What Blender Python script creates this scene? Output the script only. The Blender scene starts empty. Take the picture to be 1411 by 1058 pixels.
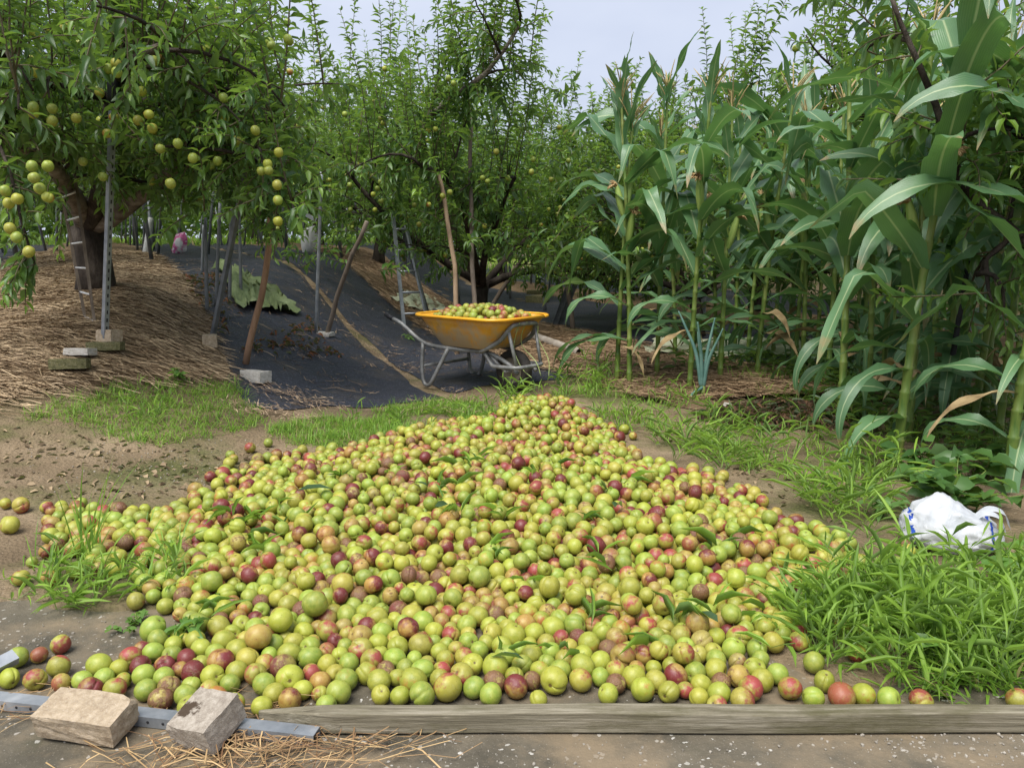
import bpy, bmesh, math, random
import numpy as np
from mathutils import Vector, Matrix, Euler, kdtree
R = math.radians
scene = bpy.context.scene
COL = scene.collection

# ------------------------------------------------------------------ camera, world, sun, exposure
CAM_Z, PITCH, FPX, IW, IH = 1.0, R(9.9), 1086.0, 1411.0, 1058.0
cam_d = bpy.data.cameras.new('camera'); cam = bpy.data.objects.new('camera', cam_d); COL.objects.link(cam)
cam.location = (0, 0, CAM_Z); cam.rotation_euler = (R(90) - PITCH, 0, 0)
cam_d.sensor_width = 36.0; cam_d.lens = 36.0 * FPX / IW; cam_d.clip_start = 0.05; cam_d.clip_end = 2000
scene.camera = cam

SUN_EL, SUN_AZ = R(62), R(-150)        # high soft sun behind the left shoulder, veiled by cloud
w = bpy.data.worlds.new('World'); scene.world = w; w.use_nodes = True
wt = w.node_tree; wt.nodes.clear()
wo = wt.nodes.new('ShaderNodeOutputWorld')
sky = wt.nodes.new('ShaderNodeTexSky'); sky.sky_type = 'NISHITA'; sky.sun_disc = False
sky.sun_elevation = SUN_EL; sky.sun_rotation = SUN_AZ; sky.dust_density = 3.0
b1 = wt.nodes.new('ShaderNodeBackground'); b1.inputs[1].default_value = 0.10
wt.links.new(sky.outputs[0], b1.inputs[0])
tc = wt.nodes.new('ShaderNodeTexCoord')
nz = wt.nodes.new('ShaderNodeTexNoise'); nz.inputs['Scale'].default_value = 2.2; nz.inputs['Detail'].default_value = 5
mp = wt.nodes.new('ShaderNodeMapping'); mp.inputs['Scale'].default_value = (1, 1, 2.2)
wt.links.new(tc.outputs['Generated'], mp.inputs[0]); wt.links.new(mp.outputs[0], nz.inputs['Vector'])
cr = wt.nodes.new('ShaderNodeValToRGB')
cr.color_ramp.elements[0].position = .32; cr.color_ramp.elements[0].color = (.335, .372, .475, 1)
cr.color_ramp.elements[1].position = .68; cr.color_ramp.elements[1].color = (.465, .497, .58, 1)
wt.links.new(nz.outputs[0], cr.inputs[0])
b2 = wt.nodes.new('ShaderNodeBackground'); b2.inputs[1].default_value = 1.0
wt.links.new(cr.outputs[0], b2.inputs[0])
mx = wt.nodes.new('ShaderNodeMixShader'); mx.inputs[0].default_value = 0.88
wt.links.new(b1.outputs[0], mx.inputs[1]); wt.links.new(b2.outputs[0], mx.inputs[2]); wt.links.new(mx.outputs[0], wo.inputs[0])

sun_d = bpy.data.lights.new('sun', 'SUN'); sun = bpy.data.objects.new('sun', sun_d); COL.objects.link(sun)
sun_d.energy = 3.0; sun_d.angle = R(38); sun_d.color = (1, .975, .93)
sd = Vector((math.cos(SUN_EL) * math.sin(SUN_AZ), math.cos(SUN_EL) * math.cos(SUN_AZ), math.sin(SUN_EL)))
sun.rotation_euler = sd.to_track_quat('Z', 'Y').to_euler(); sun.location = (0, 0, 30)

scene.view_settings.view_transform = 'Standard'; scene.view_settings.look = 'None'
scene.view_settings.exposure = 0.82; scene.view_settings.gamma = 1.0
scene.view_settings.use_curve_mapping = False
scene.render.engine = 'CYCLES'
scene.cycles.max_bounces = 6; scene.cycles.diffuse_bounces = 4; scene.cycles.glossy_bounces = 2; scene.cycles.transmission_bounces = 6

# ------------------------------------------------------------------ small helpers
def tag(o, label=None, cat=None, group=None, kind=None):
    if label: o['label'] = label
    if cat: o['category'] = cat
    if group: o['group'] = group
    if kind: o['kind'] = kind
    return o

def link(name, data, parent=None, loc=(0, 0, 0), rot=(0, 0, 0), scale=(1, 1, 1)):
    o = bpy.data.objects.new(name, data); COL.objects.link(o)
    o.parent = parent; o.location = loc; o.rotation_euler = rot; o.scale = scale
    return o

def empty(name, loc=(0, 0, 0), rz=0.0, label=None, cat=None, group=None):
    o = link(name, None, None, loc, (0, 0, rz)); o.empty_display_size = .1
    return tag(o, label, cat, group)

def mesh_np(name, V, F, mats, attrs=None, smooth=True, mi=None):
    """F: list of int arrays (n,3) / (n,4)"""
    V = np.asarray(V, np.float32)
    if not isinstance(F, (list, tuple)) or (len(F) and len(F[0]) and np.isscalar(F[0][0])): F = [F]
    F = [np.asarray(f, np.int32) for f in F if len(f)]
    me = bpy.data.meshes.new(name)
    me.vertices.add(len(V)); me.vertices.foreach_set('co', V.ravel())
    loops = np.concatenate([f.ravel() for f in F])
    tot = np.concatenate([np.full(len(f), f.shape[1], np.int32) for f in F])
    st = np.concatenate([[0], np.cumsum(tot)[:-1]]).astype(np.int32)
    me.loops.add(len(loops)); me.loops.foreach_set('vertex_index', loops)
    me.polygons.add(len(tot)); me.polygons.foreach_set('loop_start', st)
    me.polygons.foreach_set('use_smooth', np.full(len(tot), smooth, bool))
    if mi is not None: me.polygons.foreach_set('material_index', np.asarray(mi, np.int32))
    for k, a in (attrs or {}).items():
        a = np.asarray(a, np.float32)
        ty = {1: 'FLOAT', 3: 'FLOAT_VECTOR', 4: 'FLOAT_COLOR'}[1 if a.ndim == 1 else a.shape[1]]
        at = me.attributes.new(k, ty, 'POINT')
        at.data.foreach_set({'FLOAT': 'value', 'FLOAT_VECTOR': 'vector', 'FLOAT_COLOR': 'color'}[ty], a.ravel())
    for m in (mats if isinstance(mats, (list, tuple)) else [mats]): me.materials.append(m)
    me.update(calc_edges=True)
    return me

def hsh(i, j, s):
    n = (i * 374761393 + j * 668265263 + s * 974634777) & 0x7fffffff
    n = ((n ^ (n >> 13)) * 1274126177) & 0x7fffffff
    return ((n ^ (n >> 16)) & 0xffff) / 65535.0

def vn(x, y, s=0):
    x = np.asarray(x, float); y = np.asarray(y, float)
    i = np.floor(x).astype(np.int64); j = np.floor(y).astype(np.int64)
    f = x - i; g = y - j; f = f * f * (3 - 2 * f); g = g * g * (3 - 2 * g)
    return (hsh(i, j, s) * (1 - f) + hsh(i + 1, j, s) * f) * (1 - g) + (hsh(i, j + 1, s) * (1 - f) + hsh(i + 1, j + 1, s) * f) * g

def fbm(x, y, s=0, o=3):
    t = 0; a = .5
    for k in range(o):
        t = t + a * vn(x * 2 ** k, y * 2 ** k, s + k); a *= .5
    return t / (1 - .5 ** o)

def sst(t):
    t = np.clip(t, 0, 1); return t * t * (3 - 2 * t)

# rows of the orchard run towards the upper left: u along a row, v across the rows
RD = np.array([-.455, .89]); RN = np.array([.89, .455])
def uv2xy(u, v): return RD[0] * u + RN[0] * v, RD[1] * u + RN[1] * v
def xyv(x, y): return RN[0] * x + RN[1] * y

def H(x, y):
    x = np.asarray(x, float); y = np.asarray(y, float)
    ramp = sst((-.65 - x) / 2.3)
    S = np.interp(y, [0, 2.7, 3.5, 4.3, 6, 10, 20, 45, 400], [0, 0, .15, .37, .62, .82, 1.02, 1.3, 1.3])
    B = np.interp(y, [0, 7, 30, 60, 400], [0, 0, .3, .4, .4])
    z = ramp * S + B * (1 - ramp)
    v = xyv(x, y); g = sst((y - 4.0) / 1.5)
    for c in (-.05, 3.95, 7.95): z = z + g * .05 * np.exp(-((v - c) / .5) ** 2)
    z = z - g * .02 * np.exp(-((v - 2.1) / .2) ** 2)             # wheel track
    z = z + .02 * (fbm(x * 1.7, y * 1.7, 3) - .5) * sst((y - 1.9) / 1) + .008 * (vn(x * 9, y * 9, 7) - .5) + .016 * (vn(x * 6.3, y * 6.3, 71) - .5) * sst((y - 2.1) / .5)
    # front edge: earth creeping over the concrete
    edge = 2.02 + .22 * (fbm(x * 2.1, 5.5 + 0 * x, 11) - .5) * 2 - .45 * sst((x - .35) / .5)
    z = z - .04 * (1 - sst((y - edge + .08) / .22)) + .012 * sst((y - edge) / .3) * (1 - sst((y - edge - 1) / 1))
    return z
def HF(x, y):
    h = H(x, y)
    return np.where(np.asarray(y) < 2.6, np.maximum(h, 0.0), h)
def hf(x, y): return float(HF(x, y))

def ray(px, py):
    a = (px - IW / 2) / FPX; b = -(py - IH / 2) / FPX
    return np.array([a, math.cos(PITCH) + b * math.sin(PITCH), -math.sin(PITCH) + b * math.cos(PITCH)])
def G(px, py):
    """where the line of sight meets the ground"""
    d = ray(px, py); t0, t = .5, .5
    while t < 80:
        p = np.array([0, 0, CAM_Z]) + d * t
        if p[2] < hf(p[0], p[1]): break
        t0 = t; t += .02 + .01 * t
    for _ in range(14):
        m = (t0 + t) / 2; p = np.array([0, 0, CAM_Z]) + d * m
        if p[2] < hf(p[0], p[1]): t = m
        else: t0 = m
    p = np.array([0, 0, CAM_Z]) + d * t
    return np.array([p[0], p[1], hf(p[0], p[1])])
def P(px, py, Y):
    d = ray(px, py); return np.array([0, 0, CAM_Z]) + d * (Y / d[1])
def proj(p):
    p = np.asarray(p, float); c, s = math.cos(PITCH), math.sin(PITCH)
    x = p[..., 0]; z = p[..., 2] - CAM_Z; y = p[..., 1]
    dep = y * c - z * s; up = y * s + z * c
    return IW / 2 + FPX * x / dep, IH / 2 - FPX * up / dep, dep

def tube(pts, rad, n=8, cap=True):
    pts = np.asarray(pts, float); k = len(pts); rad = np.broadcast_to(np.asarray(rad, float), (k,))
    T = np.gradient(pts, axis=0); T /= np.linalg.norm(T, axis=1)[:, None] + 1e-9
    a = np.array([0, 0, 1.0]) if abs(T[0][2]) < .9 else np.array([1.0, 0, 0])
    nrm = np.cross(T[0], a); nrm /= np.linalg.norm(nrm); V = []
    ang = np.linspace(0, 2 * math.pi, n, endpoint=False)
    for i in range(k):
        nrm = nrm - T[i] * np.dot(nrm, T[i]); nrm /= np.linalg.norm(nrm) + 1e-9
        b = np.cross(T[i], nrm)
        V.append(pts[i] + rad[i] * (np.cos(ang)[:, None] * nrm + np.sin(ang)[:, None] * b))
    V = np.concatenate(V); i = np.arange(k - 1)[:, None] * n; j = np.arange(n)[None]
    F4 = np.stack([i + j, i + (j + 1) % n, i + n + (j + 1) % n, i + n + j], -1).reshape(-1, 4)
    F3 = np.zeros((0, 3), int)
    if cap:
        V = np.concatenate([V, pts[:1], pts[-1:]]); c0 = k * n; jj = np.arange(n)
        F3 = np.concatenate([np.stack([np.full(n, c0), (jj + 1) % n, jj], -1),
                             np.stack([np.full(n, c0 + 1), (k - 1) * n + jj, (k - 1) * n + (jj + 1) % n], -1)])
    return V, F4, F3

class MB:
    """collects vertices and faces of one mesh"""
    def __init__(s): s.V = []; s.F4 = []; s.F3 = []; s.n = 0; s.m4 = []; s.m3 = []
    def add(s, V, F4=None, F3=None, m=0):
        s.V.append(np.asarray(V, float))
        if F4 is not None and len(F4): s.F4.append(np.asarray(F4) + s.n); s.m4 += [m] * len(F4)
        if F3 is not None and len(F3): s.F3.append(np.asarray(F3) + s.n); s.m3 += [m] * len(F3)
        s.n += len(V); return s
    def tube(s, pts, rad, n=8, m=0): return s.add(*tube(pts, rad, n), m=m)
    def box(s, c, size, M=None, m=0):
        v = np.array([[x, y, z] for x in (-.5, .5) for y in (-.5, .5) for z in (-.5, .5)]) * np.array(size)
        if M is not None: v = v @ np.array(M.to_3x3()).T
        f = [[0, 1, 3, 2], [4, 6, 7, 5], [0, 4, 5, 1], [2, 3, 7, 6], [0, 2, 6, 4], [1, 5, 7, 3]]
        return s.add(v + np.array(c), f, m=m)
    def beam(s, a, b, wx, wy, spin=0.0, m=0):
        a = np.array(a, float); b = np.array(b, float); d = Vector(b - a)
        M = d.to_track_quat('Z', 'Y').to_matrix() @ Matrix.Rotation(spin, 3, 'Z')
        return s.box((a + b) / 2, (wx, wy, d.length), M, m)
    def mesh(s, name, mats, smooth=False, attrs=None):
        return mesh_np(name, np.concatenate(s.V), [np.concatenate(f) for f in (s.F4, s.F3) if f], mats, attrs, smooth,
                       s.m4 + s.m3 if (s.F4 or s.F3) else None)
    def build(s, name, mats, parent=None, smooth=False, **k):
        return link(name, s.mesh(name, mats, smooth), parent, **k)

def bevel(o, wd, seg=2):
    m = o.modifiers.new('bevel', 'BEVEL'); m.width = wd; m.segments = seg; m.limit_method = 'ANGLE'; return o

# ------------------------------------------------------------------ materials
def mat(name, rough=.6, spec=.5, metal=0.0):
    m = bpy.data.materials.new(name); m.use_nodes = True; nt = m.node_tree
    b = nt.nodes['Principled BSDF']; b.inputs['Roughness'].default_value = rough
    b.inputs['Specular IOR Level'].default_value = spec; b.inputs['Metallic'].default_value = metal
    return m, nt, b
def nd(nt, ty, **k):
    n = nt.nodes.new(ty)
    for a, v in k.items():
        if hasattr(v, 'links') or isinstance(v, bpy.types.NodeSocket): nt.links.new(v, n.inputs[a.replace('_', ' ')])
        elif a in n.inputs or a.replace('_', ' ') in n.inputs: n.inputs[a.replace('_', ' ')].default_value = v
        else: setattr(n, a, v)
    return n
def coord(nt, scale=(1, 1, 1), kind='Object', rot=(0, 0, 0)):
    t = nt.nodes.new('ShaderNodeTexCoord'); m = nt.nodes.new('ShaderNodeMapping')
    m.inputs['Scale'].default_value = scale; m.inputs['Rotation'].default_value = rot
    nt.links.new(t.outputs[kind], m.inputs[0]); return m.outputs[0]
def noise(nt, vec, scale, detail=4, rough=.55, dist=0.0):
    n = nd(nt, 'ShaderNodeTexNoise', Vector=vec, Scale=scale, Detail=detail, Roughness=rough, Distortion=dist); return n.outputs[0]
def ramp(nt, fac, stops):
    n = nt.nodes.new('ShaderNodeValToRGB'); e = n.color_ramp.elements
    while len(e) < len(stops): e.new(.5)
    for q, (p, c) in zip(e, stops):
        q.position = p; q.color = tuple(c) + (1,) if not np.isscalar(c) else (c, c, c, 1)
    nt.links.new(fac, n.inputs[0]); return n.outputs[0]
def mix(nt, fac, a, b, mode='MIX'):
    n = nt.nodes.new('ShaderNodeMix'); n.data_type = 'RGBA'; n.blend_type = mode; n.clamp_factor = True
    for s, v in ((n.inputs[0], fac), (n.inputs[6], a), (n.inputs[7], b)):
        if isinstance(v, bpy.types.NodeSocket): nt.links.new(v, s)
        elif np.isscalar(v): s.default_value = v
        else: s.default_value = tuple(v) + (1,) if len(v) == 3 else v
    return n.outputs[2]
def math_n(nt, op, a, b=0.0, clamp=False):
    n = nt.nodes.new('ShaderNodeMath'); n.operation = op; n.use_clamp = clamp
    for s, v in ((n.inputs[0], a), (n.inputs[1], b)):
        if isinstance(v, bpy.types.NodeSocket): nt.links.new(v, s)
        else: s.default_value = v
    return n.outputs[0]
def bump(nt, b, h, strength=.4, dist=.01):
    n = nd(nt, 'ShaderNodeBump', Height=h, Strength=strength, Distance=dist); nt.links.new(n.outputs[0], b.inputs['Normal'])
def attr(nt, name): return nd(nt, 'ShaderNodeAttribute', attribute_name=name)

def speckled(name, stops, scale=8, rough=.8, spec=.3, bmp=.4, bdist=.01, bscale=40, metal=0.0, stretch=(1, 1, 1), kind='Object'):
    m, nt, b = mat(name, rough, spec, metal); v = coord(nt, stretch, kind)
    nt.links.new(ramp(nt, noise(nt, v, scale, 6, .6), stops), b.inputs['Base Color'])
    bump(nt, b, noise(nt, v, bscale, 5, .65), bmp, bdist); return m

def leaf_mat(name, rough=.45, trans=.35, spec=.5):
    """colour comes from the leaf itself (attribute col); thin, slightly translucent"""
    m, nt, b = mat(name, rough, spec); c = attr(nt, 'col').outputs['Color']
    g = nd(nt, 'ShaderNodeNewGeometry')
    under = mix(nt, .35, c, (.30, .42, .22))
    cc = mix(nt, g.outputs['Backfacing'], c, under)
    nt.links.new(cc, b.inputs['Base Color'])
    t = nd(nt, 'ShaderNodeBsdfTranslucent'); nt.links.new(mix(nt, .5, c, (.32, .5, .05)), t.inputs[0])
    ms = nd(nt, 'ShaderNodeMixShader'); ms.inputs[0].default_value = trans
    nt.links.new(b.outputs[0], ms.inputs[1]); nt.links.new(t.outputs[0], ms.inputs[2])
    nt.links.new(ms.outputs[0], nt.nodes['Material Output'].inputs[0]); return m

M = {}
def make_materials():
    # bare earth with moss and grit
    m, nt, b = mat('earth', .92, .2); v = coord(nt)
    base = ramp(nt, noise(nt, v, 2.3, 8, .62), [(.25, (.11, .077, .045)), (.5, (.225, .165, .10)), (.75, (.35, .265, .17))])
    chips = nd(nt, 'ShaderNodeTexVoronoi', Vector=v, Scale=75.0)
    base = mix(nt, math_n(nt, 'MULTIPLY', ramp(nt, chips.outputs['Distance'], [(.12, 1.0), (.22, 0.0)]), ramp(nt, noise(nt, v, 9, 3), [(.45, 0.0), (.6, .8)])), base, (.42, .34, .24))
    moss = ramp(nt, noise(nt, v, 1.1, 6, .65), [(.50, 0.0), (.62, .75)])
    base = mix(nt, moss, base, ramp(nt, noise(nt, v, 60, 3), [(.3, (.035, .05, .014)), (.7, (.11, .13, .03))]))
    nt.links.new(base, b.inputs['Base Color'])
    bump(nt, b, math_n(nt, 'ADD', noise(nt, v, 30, 8, .7), math_n(nt, 'MULTIPLY', chips.outputs['Distance'], .5)), .9, .02); M['earth'] = m
    # far ground: weedy green
    # concrete with exposed white aggregate
    m, nt, b = mat('concrete', .85, .35); v = coord(nt)
    base = ramp(nt, noise(nt, v, 3.1, 8, .65), [(.28, (.045, .040, .028)), (.5, (.105, .09, .063)), (.72, (.20, .165, .115))])
    wv_ = nd(nt, 'ShaderNodeVectorMath', operation='ADD'); nt.links.new(v, wv_.inputs[0]); wn = nd(nt, 'ShaderNodeTexNoise', Vector=v, Scale=90.0, Detail=3.0); wsc = nd(nt, 'ShaderNodeVectorMath', operation='SCALE'); nt.links.new(wn.outputs[1], wsc.inputs[0]); wsc.inputs['Scale'].default_value = .018; nt.links.new(wsc.outputs[0], wv_.inputs[1])
    vo = nd(nt, 'ShaderNodeTexVoronoi', Vector=wv_.outputs[0], Scale=85.0, Randomness=1.0)
    size = nd(nt, 'ShaderNodeSeparateColor', Color=vo.outputs['Color'])
    lim = math_n(nt, 'MULTIPLY', math_n(nt, 'POWER', size.outputs[0], 6.0), .5)
    spk = math_n(nt, 'LESS_THAN', vo.outputs['Distance'], lim)
    base = mix(nt, math_n(nt, 'MULTIPLY', spk, .85), base, mix(nt, size.outputs[1], (.55, .53, .48), (.30, .27, .22)))
    vo2 = nd(nt, 'ShaderNodeTexVoronoi', Vector=v, Scale=160.0)
    base = mix(nt, ramp(nt, vo2.outputs['Distance'], [(.1, .35), (.25, 0.0)]), base, (.3, .27, .22))
    base = mix(nt, ramp(nt, noise(nt, v, 2.0, 7, .7), [(.46, 0.0), (.60, .8)]), base, (.225, .17, .105))
    base = mix(nt, ramp(nt, noise(nt, coord(nt, (1, 1, 1), 'Object', (0, 0, 1)), 2.7, 7, .7), [(.55, 0.0), (.68, .6)]), base, (.04, .045, .018))
    nt.links.new(base, b.inputs['Base Color'])
    bump(nt, b, math_n(nt, 'ADD', noise(nt, v, 70, 6, .7), math_n(nt, 'MULTIPLY', spk, .4)), .7, .006); M['concrete'] = m
    # black woven weed fabric, dusty
    m, nt, b = mat('fabric', .62, .45); v = coord(nt, (1, 1, 1), 'Object', (0, 0, R(-27)))
    wv = nd(nt, 'ShaderNodeTexBrick', Vector=v, Scale=34.0); wv.offset = .5
    wv.inputs['Color1'].default_value = (1, 1, 1, 1); wv.inputs['Color2'].default_value = (.75, .75, .75, 1); wv.inputs['Mortar'].default_value = (0, 0, 0, 1)
    wv.inputs['Mortar Size'].default_value = .03; wv.inputs['Brick Width'].default_value = .6; wv.inputs['Row Height'].default_value = .35
    base = ramp(nt, noise(nt, v, 75, 4, .75), [(.3, (.010, .012, .020)), (.55, (.032, .036, .052)), (.75, (.07, .078, .105))])
    base = mix(nt, math_n(nt, 'MULTIPLY', wv.outputs[0], .8), mix(nt, .5, base, (0, 0, 0)), mix(nt, .4, base, (.055, .058, .08)))
    dust = ramp(nt, noise(nt, v, 2.6, 8, .7), [(.53, 0.0), (.70, .7)])
    base = mix(nt, dust, base, (.085, .068, .05))
    sv = nd(nt, 'ShaderNodeTexVoronoi', Vector=v, Scale=52.0); base = mix(nt, ramp(nt, sv.outputs['Distance'], [(.12, .75), (.30, 0.0)]), base, (.13, .14, .175))
    rub = ramp(nt, noise(nt, coord(nt, (3, 1, 1)), 5, 9, .8), [(.63, 0.0), (.68, .8)])
    base = mix(nt, rub, base, (.11, .05, .03))
    nt.links.new(base, b.inputs['Base Color']); bump(nt, b, math_n(nt, 'ADD', wv.outputs[0], noise(nt, v, 12, 4)), .9, .015); M['fabric'] = m
    # straw
    m, nt, b = mat('straw_bed', .8, .25); v = coord(nt, (1.5, 16, 6), 'Object', (0, 0, R(8)))
    nt.links.new(ramp(nt, noise(nt, v, 6, 8, .75, .6), [(.3, (.075, .047, .026)), (.5, (.22, .145, .08)), (.68, (.42, .295, .175))]), b.inputs['Base Color'])
    bump(nt, b, noise(nt, v, 9, 6, .7), 1.0, .03); M['straw_bed'] = m
    m, nt, b = mat('straw', .6, .3); nt.links.new(attr(nt, 'col').outputs[0], b.inputs['Base Color']); M['straw'] = m
    M['leaf'] = leaf_mat('plum_leaf', .4, .42, .5); M['corn_leaf_thin'] = leaf_mat('grass_blade', .5, .45, .4)
    # maize leaf: midrib and fine parallel veins across the blade
    m, nt, b = mat('maize_leaf', .38, .65); a = attr(nt, 'w'); sp = nd(nt, 'ShaderNodeSeparateXYZ', Vector=a.outputs['Vector'])
    rnd = nd(nt, 'ShaderNodeObjectInfo')
    c0 = mix(nt, rnd.outputs['Random'], (.062, .155, .066), (.118, .245, .105))
    c0 = mix(nt, ramp(nt, noise(nt, coord(nt, (1, 1, 1)), 5, 4), [(.35, 0.0), (.7, .45)]), c0, (.10, .19, .075))
    vein = math_n(nt, 'MULTIPLY', math_n(nt, 'ADD', math_n(nt, 'SINE', math_n(nt, 'MULTIPLY', sp.outputs[1], 46.0)), 1.0), .16)
    c0 = mix(nt, vein, c0, (.17, .28, .12))
    rib = ramp(nt, math_n(nt, 'ABSOLUTE', sp.outputs[1]), [(.035, 1.0), (.11, 0.0)])
    c0 = mix(nt, math_n(nt, 'MULTIPLY', rib, .8), c0, (.42, .50, .26))
    c0 = mix(nt, ramp(nt, math_n(nt, 'ADD', sp.outputs[0], math_n(nt, 'MULTIPLY', math_n(nt, 'SUBTRACT', noise(nt, coord(nt), 14, 4), .5), .35)), [(.90, 0.0), (.98, .85)]), c0, (.34, .24, .11))
    nt.links.new(c0, b.inputs['Base Color']); bump(nt, b, vein, .35, .004)
    t = nd(nt, 'ShaderNodeBsdfTranslucent'); nt.links.new(mix(nt, .5, c0, (.2, .42, .04)), t.inputs[0])
    ms = nd(nt, 'ShaderNodeMixShader'); ms.inputs[0].default_value = .25
    nt.links.new(b.outputs[0], ms.inputs[1]); nt.links.new(t.outputs[0], ms.inputs[2]); nt.links.new(ms.outputs[0], nt.nodes['Material Output'].inputs[0]); M['maize_leaf'] = m
    M['maize_stalk'] = speckled('maize_stalk', [(.3, (.06, .125, .022)), (.5, (.13, .19, .035)), (.7, (.20, .22, .06)), (.8, (.22, .14, .06))], 5, .5, .4, .2, .004, 30, stretch=(6, 6, 1))
    M['maize_husk'] = speckled('maize_husk', [(.3, (.16, .27, .05)), (.7, (.36, .45, .12))], 6, .5, .4, .5, .004, 30, stretch=(10, 10, 1))
    M['silk'] = speckled('maize_silk', [(.3, (.22, .12, .05)), (.6, (.46, .32, .15)), (.8, (.6, .48, .26))], 30, .6, .3, .8, .006, 60, stretch=(3, 3, .5))
    M['tassel'] = speckled('maize_tassel', [(.3, (.28, .20, .08)), (.7, (.52, .42, .2))], 30, .7, .3, .6, .004, 90)
    # plum skin
    m, nt, b = mat('plum_skin', .38, .5)
    ca = attr(nt, 'ca'); cb = attr(nt, 'cb'); lc = attr(nt, 'lc'); sd_ = attr(nt, 'sd')
    vec = nd(nt, 'ShaderNodeVectorMath', operation='ADD'); nt.links.new(lc.outputs['Vector'], vec.inputs[0])
    sc = nd(nt, 'ShaderNodeVectorMath', operation='SCALE'); sc.inputs[0].default_value = (17.1, 9.3, 5.7); nt.links.new(sd_.outputs['Fac'], sc.inputs['Scale'])
    nt.links.new(sc.outputs[0], vec.inputs[1]); v = vec.outputs[0]
    sx = nd(nt, 'ShaderNodeSeparateXYZ', Vector=lc.outputs['Vector'])
    f = math_n(nt, 'ADD', math_n(nt, 'MULTIPLY', sx.outputs[1], .42), math_n(nt, 'MULTIPLY', math_n(nt, 'SUBTRACT', noise(nt, v, 1.7, 5, .6), .5), 1.5))
    f = math_n(nt, 'ADD', f, math_n(nt, 'SUBTRACT', math_n(nt, 'MULTIPLY', ca.outputs['Alpha'], 1.7), .85))
    f = ramp(nt, f, [(.05, 0.0), (.40, .95)])
    base = mix(nt, ramp(nt, noise(nt, v, 2.2, 3), [(.3, 0.0), (.7, .55)]), ca.outputs['Color'], mix(nt, .5, ca.outputs['Color'], (.62, .56, .12)))
    base = mix(nt, f, base, cb.outputs['Color'])
    # whitish wax bloom, scabs and pin-prick spots
    base = mix(nt, ramp(nt, noise(nt, v, 3.1, 6, .7), [(.52, 0.0), (.75, .16)]), base, (.50, .52, .36))
    vo = nd(nt, 'ShaderNodeTexVoronoi', Vector=v, Scale=7.0); so = nd(nt, 'ShaderNodeSeparateColor', Color=vo.outputs['Color'])
    dot = math_n(nt, 'LESS_THAN', vo.outputs['Distance'], math_n(nt, 'MULTIPLY', math_n(nt, 'POWER', so.outputs[0], 3.0), .22))
    base = mix(nt, math_n(nt, 'MULTIPLY', dot, .8), base, (.09, .055, .02))
    rot = math_n(nt, 'ADD', math_n(nt, 'MULTIPLY', math_n(nt, 'SUBTRACT', noise(nt, v, 1.3, 7, .65), .5), 3.0), math_n(nt, 'SUBTRACT', math_n(nt, 'MULTIPLY', cb.outputs['Alpha'], 2.2), 1.05))
    rot = ramp(nt, rot, [(.0, 0.0), (.25, .9)])
    base = mix(nt, rot, base, mix(nt, noise(nt, v, 6, 4), (.075, .028, .018), (.27, .13, .065)))
    stemd = ramp(nt, nd(nt, 'ShaderNodeVectorMath', operation='DISTANCE', ).outputs['Value'], [(.10, .9), (.17, 0.0)])
    dn = nt.nodes[-1].inputs[0].links[0].from_node; nt.links.new(lc.outputs['Vector'], dn.inputs[0]); dn.inputs[1].default_value = (0, 0, .80)
    base = mix(nt, stemd, base, (.10, .06, .02))
    nt.links.new(base, b.inputs['Base Color'])
    nt.links.new(math_n(nt, 'ADD', .33, math_n(nt, 'MULTIPLY', noise(nt, v, 4, 4), .28)), b.inputs['Roughness'])
    b.inputs['Subsurface Weight'].default_value = 0.0
    bump(nt, b, math_n(nt, 'ADD', math_n(nt, 'MULTIPLY', rot, noise(nt, v, 9, 4)), math_n(nt, 'MULTIPLY', noise(nt, v, 14, 4), .12)), .5, .006); M['plum'] = m
    # wood, bark, steel, bricks
    M['bark'] = speckled('bark', [(.3, (.018, .014, .011)), (.55, (.055, .043, .034)), (.78, (.15, .125, .10))], 9, .9, .2, 1.0, .03, 22, stretch=(1, 1, .45))
    M['bark_pale'] = speckled('bark_pale', [(.3, (.06, .048, .038)), (.5, (.19, .16, .13)), (.75, (.36, .32, .27))], 9, .85, .2, 1.0, .02, 24, stretch=(1, 1, 2.5))
    M['twig'] = speckled('twig', [(.3, (.06, .055, .025)), (.7, (.16, .13, .075))], 12, .7, .3)
    M['pole_red'] = speckled('pole_peeled', [(.3, (.15, .08, .045)), (.55, (.28, .165, .10)), (.8, (.40, .26, .17))], 7, .75, .3, .6, .006, 26, stretch=(2, 2, .4))
    M['pole_pale'] = speckled('pole_pale', [(.3, (.19, .13, .08)), (.55, (.36, .25, .155)), (.8, (.50, .38, .25))], 7, .75, .3, .6, .006, 26, stretch=(2, 2, .4))
    M['pole_grey'] = speckled('pole_grey', [(.3, (.08, .06, .045)), (.55, (.16, .125, .095)), (.8, (.26, .21, .17))], 7, .8, .3, .7, .006, 26, stretch=(2, 2, .4))
    M['steel'] = speckled('galvanised', [(.3, (.20, .22, .24)), (.55, (.33, .35, .37)), (.75, (.48, .49, .5))], 14, .48, .5, .15, .002, 60, metal=.55)
    M['steel_dark'] = speckled('galvanised_dull', [(.3, (.09, .098, .105)), (.6, (.19, .2, .205)), (.8, (.32, .32, .31))], 11, .55, .5, .2, .002, 60, metal=.4)
    M['steel_white'] = speckled('white_paint', [(.3, (.5, .5, .5)), (.7, (.75, .75, .73))], 11, .5, .4, .1)
    m, nt, b = mat('weathered_board', .85, .25); v = coord(nt, (1.2, 26, 26))
    base = ramp(nt, noise(nt, v, 3.2, 8, .7, .5), [(.28, (.075, .062, .04)), (.5, (.20, .175, .12)), (.74, (.40, .36, .28))])
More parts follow.
